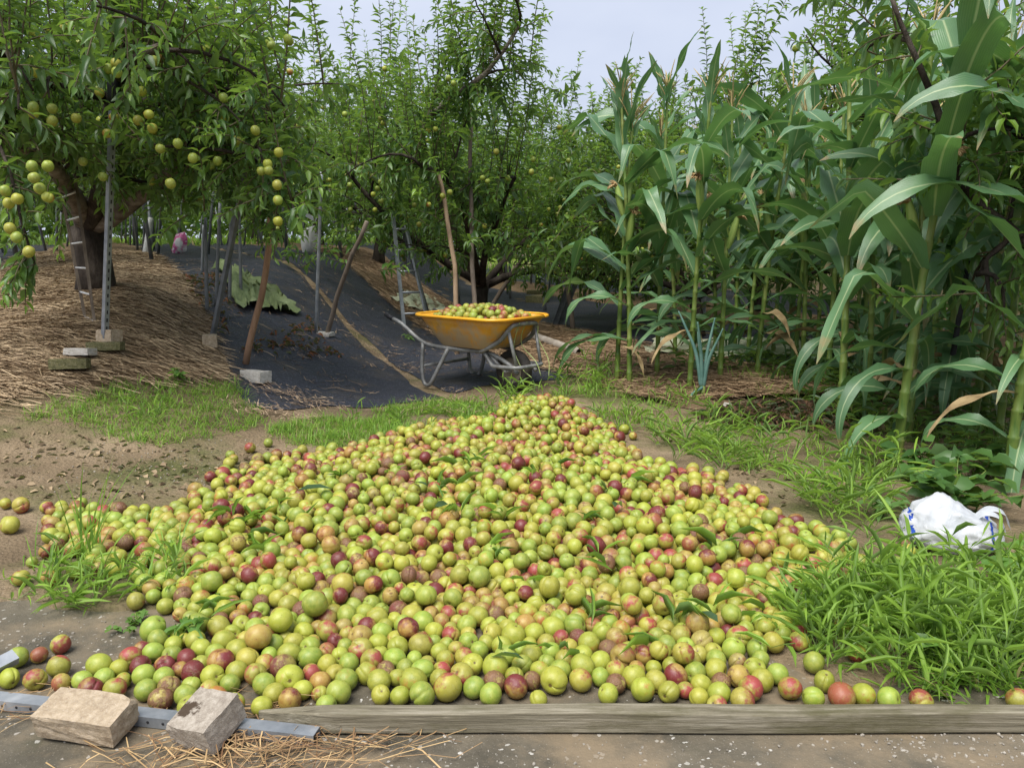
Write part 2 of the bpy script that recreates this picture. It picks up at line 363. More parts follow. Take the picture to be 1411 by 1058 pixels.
    base = mix(nt, ramp(nt, noise(nt, coord(nt, (1, 3, 3)), 3.3, 6, .7), [(.45, 0.0), (.62, .75)]), base, (.085, .078, .032))
    nt.links.new(base, b.inputs['Base Color']); bump(nt, b, noise(nt, v, 5, 8, .75), .8, .005); M['board'] = m
    def brickm(name, stops, stain=None):
        m, nt, b = mat(name, .92, .2); v = coord(nt)
        base = ramp(nt, noise(nt, v, 55, 7, .75), stops)
        vo = nd(nt, 'ShaderNodeTexVoronoi', Vector=v, Scale=210.0)
        base = mix(nt, ramp(nt, vo.outputs['Distance'], [(.15, .4), (.35, 0.0)]), base, (.5, .44, .36))
        if stain:
            ds = nd(nt, 'ShaderNodeVectorMath', operation='DISTANCE'); nt.links.new(v, ds.inputs[0]); ds.inputs[1].default_value = stain
            k = math_n(nt, 'ADD', ds.outputs['Value'], math_n(nt, 'MULTIPLY', math_n(nt, 'SUBTRACT', noise(nt, v, 45, 5, .7), .5), .09))
            base = mix(nt, ramp(nt, k, [(.018, .95), (.026, 0.0)]), base, (.055, .035, .02))
        nt.links.new(base, b.inputs['Base Color']); bump(nt, b, noise(nt, v, 130, 5, .75), .9, .004); return m
    M['brick'] = brickm('cement_brick', [(.3, (.25, .185, .12)), (.5, (.40, .315, .215)), (.7, (.54, .44, .32))])
    M['brick_stained'] = brickm('cement_brick_stained', [(.3, (.20, .165, .13)), (.5, (.33, .285, .23)), (.7, (.47, .42, .35))], (-.035, -.005, .03))
    M['brick_moss'] = brickm('cement_brick_mossy', [(.3, (.05, .05, .022)), (.5, (.12, .115, .05)), (.7, (.20, .175, .09))])
    M['brick_pale'] = brickm('cement_brick_pale', [(.3, (.34, .31, .26)), (.5, (.48, .45, .4)), (.7, (.6, .57, .52))])
    # barrow plastic: yellow, scuffed and clay-stained low down on the outside
    m, nt, b = mat('tray_plastic', .45, .45); v = coord(nt)
    base = ramp(nt, noise(nt, v, 4, 5), [(.3, (.66, .27, .022)), (.7, (.80, .42, .04))])
    sx = nd(nt, 'ShaderNodeSeparateXYZ', Vector=v)
    st = math_n(nt, 'ADD', noise(nt, coord(nt, (2, 2, 1)), 4.2, 8, .7), math_n(nt, 'MULTIPLY', math_n(nt, 'SUBTRACT', .43, sx.outputs[2]), 1.1))
    base = mix(nt, ramp(nt, st, [(.44, 0.0), (.62, .85)]), base, (.46, .36, .23))
    base = mix(nt, ramp(nt, noise(nt, coord(nt, (1, 1, .35)), 13, 8, .75), [(.56, 0.0), (.7, .5)]), base, (.26, .12, .04))
    nt.links.new(base, b.inputs['Base Color']); bump(nt, b, noise(nt, v, 25, 5), .2, .004); M['tray'] = m
    m, nt, b = mat('rim_plastic', .35, .5); nt.links.new(ramp(nt, noise(nt, coord(nt), 9, 5), [(.35, (.78, .35, .02)), (.7, (.86, .46, .035))]), b.inputs['Base Color']); M['rim'] = m
    M['tube_grey'] = speckled('frame_paint', [(.3, (.13, .13, .125)), (.55, (.25, .25, .24)), (.72, (.36, .35, .33)), (.8, (.17, .09, .05))], 16, .55, .4, .3, .003, 50, metal=.3)
    M['rubber'] = speckled('rubber', [(.3, (.018, .017, .016)), (.7, (.06, .05, .04))], 12, .8, .3, .4)
    M['hub'] = speckled('hub', [(.3, (.12, .10, .08)), (.7, (.30, .26, .2))], 14, .7, .3, .4)
    M['twine'] = speckled('twine', [(.3, (.32, .42, .12)), (.7, (.5, .58, .25))], 30, .6)
    M['black'] = speckled('black_tape', [(.3, (.012, .012, .014)), (.7, (.03, .03, .034))], 20, .6)
    M['carton'] = speckled('weathered_tube', [(.3, (.17, .14, .11)), (.55, (.30, .26, .215)), (.8, (.42, .38, .33))], 7, .85, .2, .3, .004, 20)
    M['crate'] = speckled('crate_plastic', [(.3, (.62, .30, .03)), (.7, (.78, .42, .05))], 6, .5)
    M['tarp'] = speckled('tarp_green', [(.3, (.06, .085, .03)), (.5, (.125, .165, .06)), (.75, (.26, .30, .15))], 3, .55, .4, .5, .03, 8)
    M['sheet'] = speckled('pale_sheet', [(.3, (.36, .38, .24)), (.7, (.58, .6, .44))], 3, .6, .4, .5, .03, 8)
    # white plastic bag with a blue printed stripe
    m, nt, b = mat('bag_plastic', .32, .5); v = coord(nt); sx = nd(nt, 'ShaderNodeSeparateXYZ', Vector=v)
    k = math_n(nt, 'ABSOLUTE', math_n(nt, 'SUBTRACT', math_n(nt, 'ADD', sx.outputs[0], math_n(nt, 'MULTIPLY', noise(nt, v, 9, 2), .02)), .106))
    blue = math_n(nt, 'MULTIPLY', math_n(nt, 'LESS_THAN', k, .0055), math_n(nt, 'LESS_THAN', sx.outputs[2], .105))
    k2 = math_n(nt, 'ABSOLUTE', math_n(nt, 'ADD', sx.outputs[0], .118))
    blue2 = math_n(nt, 'MULTIPLY', math_n(nt, 'LESS_THAN', k2, .005), math_n(nt, 'LESS_THAN', noise(nt, v, 60, 1), .5))
    base = mix(nt, math_n(nt, 'MAXIMUM', blue, blue2), ramp(nt, noise(nt, v, 12, 4), [(.3, (.52, .55, .58)), (.6, (.70, .71, .72))]), (.03, .09, .48))
    nt.links.new(base, b.inputs['Base Color']); bump(nt, b, noise(nt, v, 22, 5, .7, 1.2), .5, .012)
    t = nd(nt, 'ShaderNodeBsdfTranslucent'); nt.links.new(base, t.inputs[0]); ms = nd(nt, 'ShaderNodeMixShader'); ms.inputs[0].default_value = .3
    nt.links.new(b.outputs[0], ms.inputs[1]); nt.links.new(t.outputs[0], ms.inputs[2]); nt.links.new(ms.outputs[0], nt.nodes['Material Output'].inputs[0]); M['bag'] = m
    m, nt, b = mat('printed_sack', .4, .4); v = coord(nt)
    base = ramp(nt, noise(nt, v, 7, 2), [(.42, (.75, .74, .76)), (.5, (.62, .16, .36)), (.6, (.45, .06, .22)), (.66, (.75, .74, .76))])
    nt.links.new(base, b.inputs['Base Color']); M['sack'] = m
    M['leek'] = speckled('leek', [(.3, (.06, .14, .12)), (.7, (.14, .25, .20))], 8, .5, .4, .2)
    M['stone'] = speckled('stone', [(.3, (.16, .14, .11)), (.7, (.42, .38, .32))], 40, .85, .3)
    M['litter'] = leaf_mat('dead_leaf', .75, .1, .2)
make_materials()
print('materials')

# ------------------------------------------------------------------ the ground
def axis(lo, a, b, hi, step, grow=1.22):
    c = list(np.arange(a, b + 1e-6, step)); s = step
    while c[-1] < hi: s *= grow; c.append(c[-1] + s)
    s = step
    while c[0] > lo: s *= grow; c.insert(0, c[0] - s)
    return np.array(c)
def grid_mesh(name, X, Y, Z, m, smooth=True):
    ny, nx = X.shape; V = np.stack([X, Y, Z], -1).reshape(-1, 3)
    i = np.arange(ny - 1)[:, None] * nx + np.arange(nx - 1)[None]
    return mesh_np(name, V, np.stack([i, i + 1, i + nx + 1, i + nx], -1).reshape(-1, 4), m, None, smooth)
gx, gy = np.meshgrid(axis(-300, -4.5, 4.5, 300, .05), axis(-60, .6, 9, 500, .05))
tag(link('ground', grid_mesh('ground', gx, gy, H(gx, gy), M['earth'])), 'bare brown earth with moss and grit between heap and orchard', kind='structure')
cx, cy = np.meshgrid(np.linspace(-5, 5, 60), np.linspace(-3, 2.55, 40))
tag(link('concrete_pavement', grid_mesh('concrete_pavement', cx, cy, 0 * cx, M['concrete'])), 'stained concrete pavement with exposed white aggregate in front of the heap', kind='structure')

def strip(name, v0, v1, u0, u1, m, lift, label, wr=.02, seed=0, ragged=.05, front=.1, skew=0.0):
    """a band laid along the rows, following the ground"""
    nu = int((u1 - u0) / .09); nv = max(6, int((v1 - v0) / .06))
    t = np.linspace(0, 1, nu)[:, None] ** 1.0; s = np.linspace(0, 1, nv)[None]
    U = u0 + skew * s * (1 - t) + (u1 - u0) * t + 0 * s
    U = U + (1 - t) ** 8 * front * (fbm(s * 5 + seed, 0 * s, seed) - .5) * 4
    Vv = v0 + (v1 - v0) * s + 0 * t
    Vv = Vv + ragged * (fbm(U * 1.3, 0 * U + seed, seed + 2) - .5) * 2
    X, Y = uv2xy(U, Vv)
    Z = H(X, Y) + lift + wr * (fbm(X * 2.2, Y * 2.2, seed + 5) - .4) * (1 if wr > 0 else 0)
    Z = np.maximum(Z, H(X, Y) + lift * .6); e_ = np.minimum(s, 1 - s) * (v1 - v0); Z = H(X, Y) + .006 + (Z - H(X, Y) - .006) * sst(np.minimum(e_ / .08, t * (u1 - u0) / .12 + 0 * s))
    return tag(link(name, grid_mesh(name, X, Y, Z, m)), label, kind='structure')
def u_at(v, y): return (y - RN[1] * v) / RD[1]
strip('straw_bed', -.95, .66, 4.40, 34, M['straw_bed'], .014, 'bed of dry straw mulch along the tree row by the bank', .03, 1, .05, .06, .70)
strip('weed_fabric', .64, 1.99, 4.50, 34, M['fabric'], .012, 'black woven weed fabric between the straw row and the wheel track', .055, 2, .08, .04, .34)
strip('weed_fabric', 2.12, 3.25, u_at(2.7, 5.75), 34, M['fabric'], .012, 'black woven weed fabric behind the wheelbarrow beside the wheel track', .055, 3, .05, .1)
strip('straw_bed', 3.2, 4.7, u_at(3.9, 4.9), 36, M['straw_bed'], .02, 'bed of dry straw mulch under the wheelbarrow and the tube', .04, 4, .12, .3)
strip('weed_fabric', 4.62, 7.2, u_at(5.9, 6.5), 36, M['fabric'], .012, 'wide black woven weed fabric behind the first maize plants', .04, 5, .06, .1)
strip('straw_bed', 7.15, 8.7, u_at(7.9, 7.0), 36, M['straw_bed'], .02, 'bed of dry straw mulch along the middle tree row', .04, 6, .1, .2)
strip('weed_fabric', 8.65, 11.3, u_at(10, 8), 36, M['fabric'], .012, 'black woven weed fabric far back under the trees', .04, 7, .06, .1)
strip('weed_fabric', -3.6, -.9, u_at(-2, 4.6), 34, M['fabric'], .012, 'black woven weed fabric on the far side of the straw bank', .03, 8, .05, .1)
print('ground')

# ------------------------------------------------------------------ blades, leaves, strands (vectorised)
def nrm(a): return a / (np.linalg.norm(a, axis=-1, keepdims=True) + 1e-9)
LT = np.array([  # along, across, lift : an ovate leaf, folded on its midrib, tip turned down
    [0, 0, 0], [.30, -1, .10], [.30, 0, -.02], [.30, 1, .10], [.66, -.82, .02], [.66, 0, -.10], [.66, .82, .02], [1, 0, -.30]])
LF3 = np.array([[0, 2, 1], [0, 3, 2], [4, 5, 7], [5, 6, 7]]); LF4 = np.array([[1, 2, 5, 4], [2, 3, 6, 5]])
LT2 = np.array([[0, 0, 0], [.45, -1, .10], [.45, 0, -.03], [.45, 1, .10], [1, 0, -.2]])
LF32 = np.array([[0, 2, 1], [0, 3, 2], [1, 2, 4], [2, 3, 4]])
def leaves(pos, d, size, wid, rng, col, fine=True, curl=1.0, upv=None):
    n = len(pos); d = nrm(d)
    up = np.array([0, 0, 1.0]) + .35 * rng.normal(size=(n, 3)) if upv is None else upv
    s = nrm(np.cross(d, up)); nn = np.cross(s, d)
    T = LT if fine else LT2
    c = (curl * rng.uniform(.5, 1.6, n))[:, None]
    V = pos[:, None] + size[:, None, None] * (T[None, :, 0:1] * d[:, None] + wid[:, None, None] * T[None, :, 1:2] * s[:, None]
        + (T[None, :, 2] * np.where(np.abs(T[:, 1]) > 0, 1, 1) * c)[:, :, None] * nn[:, None])
    k = len(T); off = (np.arange(n) * k)[:, None, None]
    F3 = ((LF3 if fine else LF32)[None] + off).reshape(-1, 3)
    F4 = (LF4[None] + off).reshape(-1, 4) if fine else np.zeros((0, 4), int)
    return V.reshape(-1, 3), F4, F3, np.repeat(np.c_[col, np.ones(n)], k, 0)
def blades(pos, d, L, W, bend, rng, col, seg=4):
    """grass blades: ribbons that start along d and bend over under their weight"""
    n = len(pos); d = nrm(d); h = d.copy(); h[:, 2] = 0; h = nrm(h + 1e-4 * rng.normal(size=(n, 3)))
    s = nrm(np.cross(h, [0, 0, 1.0])); p = pos.copy(); Vs = []; el = np.arcsin(np.clip(d[:, 2], -1, 1))
    for i in range(seg + 1):
        t = i / seg; wv = W * (1 - t ** 2.2) * (.6 + .4 * min(1, t * 4)) * .5
        Vs += [p - s * wv[:, None], p + s * wv[:, None]]
        e = el - bend * ((i + .5) / seg) ** 1.2
        p = p + (L / seg)[:, None] * (h * np.cos(e)[:, None] + np.array([0, 0, 1.0]) * np.sin(e)[:, None])
    V = np.stack(Vs, 1).reshape(-1, 3); k = 2 * (seg + 1); off = (np.arange(n) * k)[:, None, None]
    f = np.array([[2 * i, 2 * i + 1, 2 * i + 3, 2 * i + 2] for i in range(seg)])
    return V, (f[None] + off).reshape(-1, 4), np.zeros((0, 3), int), np.repeat(np.c_[col, np.ones(n)], k, 0)
def collect(parts):
    V, F4, F3, C = [], [], [], []; n = 0
    for a, b, c, e in parts:
        V.append(a); F4.append(b + n); F3.append(c + n); C.append(e); n += len(a)
    return np.concatenate(V), [np.concatenate(F4), np.concatenate(F3)], np.concatenate(C)
def stuff(name, parts, m, label, smooth=True, kind='stuff', cat=None):
    V, F, C = collect(parts)
    o = link(name, mesh_np(name, V, F, m, {'col': C}, smooth)); return tag(o, label, cat, kind=kind)
def lerp_col(a, b, t): return np.array(a)[None] * (1 - t[:, None]) + np.array(b)[None] * t[:, None]

# ------------------------------------------------------------------ trees
def grow(rng, p, d, L, n, trop, jit):
    pts = [np.array(p, float)]; d = nrm(np.array(d, float)); st = L / n
    for i in range(n):
        d = nrm(d + np.array(trop) * (1.0 / n) * 3 + jit * rng.normal(size=3)); pts.append(pts[-1] + d * st)
    return np.array(pts)
def along(pts, t):
    k = t * (len(pts) - 1); i = np.minimum(k.astype(int), len(pts) - 2); f = (k - i)[:, None]
    return pts[i] * (1 - f) + pts[i + 1] * f, nrm(pts[i + 1] - pts[i])
GREEN_D, GREEN_L, GREEN_Y = (.030, .080, .020), (.11, .22, .038), (.27, .44, .055)
class Tree:
    def __init__(s, seed, fine=True): s.rng = np.random.default_rng(seed); s.fine = fine; s.wood = MB(); s.crown = []; s.tw = MB(); s.fruit = []
    def leafy(s, pts, spacing, size, droop, sparse=False):
        rng = s.rng; L = np.linalg.norm(np.diff(pts, axis=0), axis=1).sum(); n = max(3, int(L / spacing))
        t = np.linspace(.06 if not sparse else .12, 1, n) + rng.normal(0, .01, n); t = np.clip(t, 0, 1)
        p, ax = along(pts, t); ph = rng.uniform(0, 6.28) + 2.4 * np.arange(n) + rng.normal(0, .3, n)
        a = nrm(np.cross(ax, [.3, .2, 1.0])); b = np.cross(ax, a)
        rad = np.cos(ph)[:, None] * a + np.sin(ph)[:, None] * b
        d = ax * (.45 + .5 * t[:, None] ** 3) + rad * .95 + np.array([0, 0, -1.0]) * (droop * rng.uniform(.4, 1.4, n))[:, None]
        sz = size * (1 - .45 * t ** 4) * rng.uniform(.55, 1.2, n)
        young = np.clip((t - .62) / .3, 0, 1) * rng.uniform(.2, 1.0) * (0 if rng.random() < .35 else 1)
        col = lerp_col(GREEN_D, GREEN_L, rng.uniform(0, 1, n) ** 1.2)
        col = col * (1 - young[:, None]) + np.array(GREEN_Y)[None] * young[:, None]
        s.crown.append(leaves(p, d, sz, rng.uniform(.14, .20, n), rng, col, s.fine))
    def branch(s, pts, r0, r1, n=7, pale=False):
        s.wood.tube(pts, np.linspace(r0, r1, len(pts)), n, 1 if pale else 0)
    def clothe(s, pts, dens, length=(.18, .5), sprout=.25, lsize=.085, tall=1.2, fruit=0.0, t0=.15, droopy=.35):
        """leafy twigs and upright water shoots along a branch"""
        rng = s.rng; L = np.linalg.norm(np.diff(pts, axis=0), axis=1).sum(); n = max(2, int(L * dens))
        tt = np.sort(rng.uniform(t0, 1, n)); P0, AX = along(pts, tt)
        for p, ax in zip(P0, AX):
            if rng.random() < sprout:
                d = np.array([.2 * rng.normal(), .2 * rng.normal(), 1.0]); l = tall * rng.uniform(.45, 1.25)
                q = grow(rng, p, d, l, 6, (.05 * rng.normal(), .05 * rng.normal(), .12), .05)
                s.tw.tube(q, np.linspace(.006, .002, 7), 4); s.leafy(q, .022 if s.fine else .032, lsize * .95, .2, True)
            else:
                rd = nrm(np.cross(ax, rng.normal(size=3))); rd[2] += .25
                l = rng.uniform(*length); q = grow(rng, p, rd + .4 * ax, l, 5, (0, 0, -droopy * rng.uniform(-.3, 1.3)), .1)
                s.tw.tube(q, np.linspace(.005, .002, 6), 4); s.leafy(q, .019 if s.fine else .028, lsize, .38)
                if rng.random() < fruit:
                    for k in range(rng.integers(1, 4)): s.fruit.append(along(q, rng.uniform(.2, .7, 1))[0][0] + np.array([0, 0, -.035]) + .035 * rng.normal(size=3) * [1, 1, .5])
    def scaffold(s, p, d, L, r0, trop, nsec, dens, sprout=.28, tall=1.2, fruit=0.0, seclen=(.45, 1.0), pale=False, lsize=.085, secdroop=.3):
        rng = s.rng; pts = grow(rng, p, d, L, 9, trop, .09); s.branch(pts, r0, .018, 7, pale)
        s.clothe(pts, dens * .7, sprout=min(.8, sprout * 1.6), tall=tall, fruit=fruit, t0=.25, lsize=lsize)
        for t in np.linspace(.28, 1, nsec):
            q0, ax = along(pts, np.array([t])); sd = nrm(np.cross(ax[0], rng.normal(size=3))); sd[2] = abs(sd[2]) * .4 + rng.uniform(-.2, .35)
            q = grow(rng, q0[0], sd + .55 * ax[0], rng.uniform(*seclen), 6, (0, 0, -secdroop * rng.uniform(-.5, 1.2)), .1)
            s.branch(q, .016, .006, 5); s.clothe(q, dens, sprout=sprout, tall=tall, fruit=fruit, lsize=lsize)
        return pts
    def fill(s, pts, length=(.22, .45), lsize=.09, sp=None):
        """leafy twigs spread through the crown's volume"""
        rng = s.rng
        for p in pts:
            d = rng.normal(size=3) * [1, 1, .5]; d[2] += rng.uniform(.1, 1.6)
            q = grow(rng, p, d, rng.uniform(*length), 5, (0, 0, -.2 * rng.uniform(-.6, 1.3)), .1)
            s.tw.tube(q, np.linspace(.005, .002, 6), 4); s.leafy(q, sp or (.019 if s.fine else .027), lsize, .35)
    def meshes(s, name):
        me_w = s.wood.mesh('trunk', [M['bark'], M['bark_pale']], True)
        V, F, C = collect(s.crown); nl = len(V); tv = np.concatenate(s.tw.V) if s.tw.n else np.zeros((0, 3))
        if s.tw.n:
            t4 = np.concatenate(s.tw.F4) + nl; t3 = np.concatenate(s.tw.F3) + nl
            F4 = np.concatenate([F[0], t4]); F3 = np.concatenate([F[1], t3])
            mi = [0] * len(F[0]) + [1] * len(t4) + [0] * len(F[1]) + [1] * len(t3)
            V = np.concatenate([V, tv]); C = np.concatenate([C, np.tile([.1, .09, .05, 1], (len(tv), 1))])
            return me_w, mesh_np('crown', V, [F4, F3], [M['leaf'], M['twig']], {'col': C}, True, mi)
        return me_w, mesh_np('crown', V, F, M['leaf'], {'col': C})

# plum shape ------------------------------------------------------------------
def plum_shape(rng, nu=16, nv=11):
    th = np.linspace(0, math.pi, nv + 1)[1:-1]; ph = np.linspace(0, 2 * math.pi, nu, endpoint=False); ph = ph - .72 * np.sin(ph)
    TH, PH = np.meshgrid(th, ph, indexing='ij')
    dph = np.abs((PH + math.pi) % (2 * math.pi) - math.pi)
    r = 1 - rng.uniform(.06, .17) * np.exp(-(dph / .16) ** 2) * np.sin(TH) ** .5 * (.55 + .45 * np.cos(TH))
    r = r + .03 * np.sin(2 * PH + rng.uniform(0, 6)) * np.sin(TH)
    V = np.stack([r * np.sin(TH) * np.cos(PH), r * np.sin(TH) * np.sin(PH) * rng.uniform(.94, 1.04), r * np.cos(TH)], -1).reshape(-1, 3)
    V = np.concatenate([V, [[0, 0, 1.0], [0, 0, -1.0]]])
    rho = np.hypot(V[:, 0], V[:, 1]); el = rng.uniform(.92, 1.12)
    V[:, 2] = V[:, 2] * el - np.where(V[:, 2] > 0, .24 * np.exp(-(rho / .30) ** 2), -.05 * np.exp(-(rho / .25) ** 2))
    n = nv - 1; i = np.arange(n - 1)[:, None] * nu; j = np.arange(nu)[None]
    F4 = np.stack([i + j, i + nu + j, i + nu + (j + 1) % nu, i + (j + 1) % nu], -1).reshape(-1, 4)
    jj = np.arange(nu); F3 = np.concatenate([np.stack([np.full(nu, n * nu), jj, (jj + 1) % nu], -1),
        np.stack([np.full(nu, n * nu + 1), (n - 1) * nu + (jj + 1) % nu, (n - 1) * nu + jj], -1)])
    return V, F4, F3
PC = [  # name, weight, base, blush colour, blush amount range, rot range
    ('smooth green', .265, (.225, .315, .034), (.34, .26, .035), (.0, .4), (0, .22)),
    ('yellow-green', .275, (.30, .33, .030), (.36, .13, .03), (.1, .5), (0, .28)),
    ('yellow-green plum blushed pink', .23, (.32, .30, .038), (.27, .035, .038), (.40, .62), (0, .3)),
    ('orange and tan', .07, (.33, .215, .05), (.26, .07, .035), (.35, .65), (.15, .45)),
    ('deep red', .10, (.33, .16, .04), (.13, .012, .018), (.55, .82), (0, .4)),
    ('brown bruised', .06, (.31, .23, .06), (.15, .03, .028), (.3, .7), (.38, .68))]
def plum_attrs(rng, n, k=None):
    k = rng.choice(len(PC), p=[c[1] for c in PC]) if k is None else k
    nm, _, a, b, bl, ro = PC[k]
    j = rng.uniform(.66, 1.0); a = np.array(a) * j * rng.uniform(.93, 1.07, 3); b = np.array(b) * rng.uniform(.85, 1.15)
    ca = np.tile([*a, rng.uniform(*bl)], (n, 1)); cb = np.tile([*b, rng.uniform(*ro)], (n, 1))
    return k, ca, cb, np.full(n, rng.uniform(0, 10))
def rand_rot(rng):
    q = rng.normal(size=4); q /= np.linalg.norm(q); a, b, c, d = q
    return np.array([[1 - 2 * (c * c + d * d), 2 * (b * c - a * d), 2 * (b * d + a * c)], [2 * (b * c + a * d), 1 - 2 * (b * b + d * d), 2 * (c * d - a * b)],
                     [2 * (b * d - a * c), 2 * (c * d + a * b), 1 - 2 * (b * b + c * c)]])
prng = np.random.default_rng(5)
SH_HI = [plum_shape(prng, 22, 14) for _ in range(10)]; SH_LO = [plum_shape(prng, 14, 9) for _ in range(10)]
def fruit_mesh(k, seed):
    rng = np.random.default_rng(seed); V, F4, F3 = SH_LO[seed % 10]; _, ca, cb, s = plum_attrs(rng, len(V), k)
    return mesh_np('fruit', V * .0255, [F4, F3], M['plum'], {'ca': ca, 'cb': cb, 'lc': V, 'sd': s})
FRUIT = [fruit_mesh([1, 0, 0, 1, 1][i % 5], i) for i in range(10)]

def place_tree(mw, mc, loc, rz, sc, label, group=None, fruits=(), seed=0):
    o = empty('plum_tree', loc, rz, label, 'tree', group); o.scale = (sc, sc, sc)
    link('trunk', mw, o); link('crown', mc, o); rng = np.random.default_rng(seed)
    for f in fruits:
        link('fruit', FRUIT[rng.integers(10)], o, tuple(f), (rng.uniform(-.5, .5), rng.uniform(-.5, .5), rng.uniform(0, 6.28)))
    return o
def pt(u, v):
    x, y = uv2xy(u, v); return (float(x), float(y), hf(x, y) - .03)

# near tree at the bank, trunk forked low, boughs propped on posts
t1 = Tree(11); base1 = np.array([-3.15, 6.0, hf(-3.15, 6.0) - .05])
t1.wood.tube([(0, 0, 0), (.02, -.02, .18), (.0, 0, .36), (-.03, .02, .52)], [.155, .125, .12, .125], 12)
def L1(px, py, Y): return P(px, py, Y) - base1
def path_scaffold(t, way, r0, r1, nsec, dens, pale=False, sprout=.25, tall=1.1, fruit=.12, seclen=(.35, .8), secdroop=.5, lsize=.098):
    w0 = np.array(way, float); k = np.linspace(0, len(w0) - 1, 11); i = np.minimum(k.astype(int), len(w0) - 2); f = (k - i)[:, None]
    pts = w0[i] * (1 - f) + w0[i + 1] * f; pts[1:] += t.rng.normal(0, .025, (10, 3))
    pts[1:-1] = (pts[:-2] + 2 * pts[1:-1] + pts[2:]) / 4
    t.branch(pts, r0, r1, 9, pale); t.clothe(pts, dens * .8, sprout=sprout * 1.4, tall=tall, fruit=fruit, t0=.3, lsize=lsize)
    for tt in np.linspace(.3, 1, nsec):
        q0, ax = along(pts, np.array([tt])); sd_ = nrm(np.cross(ax[0], t.rng.normal(size=3))); sd_[2] = abs(sd_[2]) * .4 + t.rng.uniform(-.2, .3)
        q = grow(t.rng, q0[0], sd_ + .5 * ax[0], t.rng.uniform(*seclen), 6, (0, 0, -secdroop * t.rng.uniform(-.4, 1.2)), .1)
        t.branch(q, .014, .005, 5); t.clothe(q, dens, sprout=sprout, tall=tall, fruit=fruit, lsize=lsize)
K = [(-.03, .02, .5)]
path_scaffold(t1, K + [L1(98, 262, 5.6), L1(60, 215, 4.9), L1(20, 190, 4.3)], .085, .02, 8, 13, True)
path_scaffold(t1, K + [L1(140, 270, 5.8), L1(148, 130, 5.0), L1(165, 95, 4.5), L1(230, 60, 4.1)], .085, .018, 9, 13)
path_scaffold(t1, K + [L1(190, 280, 5.7), L1(240, 225, 5.2), L1(330, 190, 5.0), L1(372, 235, 4.8)], .07, .015, 9, 13, True)
path_scaffold(t1, K + [L1(150, 240, 6.3), L1(200, 120, 6.8), L1(300, 80, 7.3)], .07, .018, 9, 12)
path_scaffold(t1, K + [L1(90, 250, 6.3), L1(0, 130, 6.6), L1(-120, 60, 6.8)], .07, .018, 8, 11)
path_scaffold(t1, [L1(148, 135, 5.0), L1(95, 130, 4.6), L1(30, 90, 4.2), L1(-40, 60, 4.0)], .035, .014, 7, 13)
path_scaffold(t1, [L1(240, 225, 5.2), L1(285, 165, 5.0), L1(300, 120, 4.9)], .03, .012, 6, 13)
# a bough hanging low at the left with ripening fruit
hb = np.array([L1(-40, 150, 4.1), L1(-5, 190, 4.0), L1(15, 240, 3.95), L1(28, 300, 3.9), L1(48, 365, 3.9)])
t1.branch(hb, .012, .005, 5); t1.clothe(hb, 34, (.12, .26), 0, .09, fruit=.0, t0=.1, droopy=.9)
hb2 = np.array([L1(330, 190, 4.8), L1(365, 225, 4.7), L1(382, 270, 4.65), L1(378, 330, 4.6)])
t1.branch(hb2, .010, .004, 5); t1.clothe(hb2, 30, (.12, .26), 0, .085, fruit=.0, t0=.1, droopy=.8)
F1 = [(47, 48, 4.4), (50, 100, 4.3), (46, 148, 4.1), (46, 156, 4.12), (72, 150, 4.2), (72, 167, 4.15), (105, 163, 4.4), (44, 229, 3.9), (66, 229, 3.95), (47, 245, 3.85),
      (55, 260, 3.9), (66, 272, 3.9), (7, 263, 3.9), (12, 280, 3.95), (24, 274, 3.9), (14, 315, 3.8), (23, 327, 3.8), (40, 347, 3.8), (150, 95, 4.4), (161, 100, 4.35), (160, 88, 4.4),
      (212, 84, 4.3), (195, 126, 4.6), (205, 158, 4.5), (190, 166, 4.6), (210, 177, 4.5), (245, 198, 4.4), (221, 205, 4.5), (266, 218, 4.4), (235, 253, 4.3), (308, 135, 4.6), (352, 180, 4.6),
      (325, 194, 4.8), (300, 222, 4.7), (384, 210, 4.6), (369, 226, 4.6), (370, 235, 4.55), (360, 236, 4.6), (382, 255, 4.5), (383, 276, 4.5), (383, 305, 4.5), (148, 184, 4.6), (137, 128, 4.7)]
fr1 = np.random.default_rng(12)
def boxpts(n, x0, x1, y0, y1, Y0, Y1): return [L1(fr1.uniform(x0, x1), fr1.uniform(y0, y1), fr1.uniform(Y0, Y1)) for _ in range(n)]
t1.fill(boxpts(120, -60, 330, -40, 170, 4.75, 6.8) + boxpts(45, 150, 330, 150, 290, 4.6, 6.4) + boxpts(45, 240, 420, 150, 300, 4.5, 5.6) + boxpts(40, -60, 90, 150, 250, 4.1, 5.0) + boxpts(70, -60, 420, 60, 290, 6.2, 7.6) + boxpts(50, -80, 60, -20, 240, 5.2, 6.8), lsize=.095)
F1X = [(fr1.uniform(0, 400), fr1.uniform(20, 280), fr1.uniform(4.6, 6.2)) for _ in range(50)]
mw, mc = t1.meshes('t1'); place_tree(mw, mc, tuple(base1), 0, 1, 'large plum tree with forked trunk and yellow-green fruit on straw bank', None, [np.array(L1(f[0], f[1], f[2] - .28)) for f in F1 + F1X], 1)

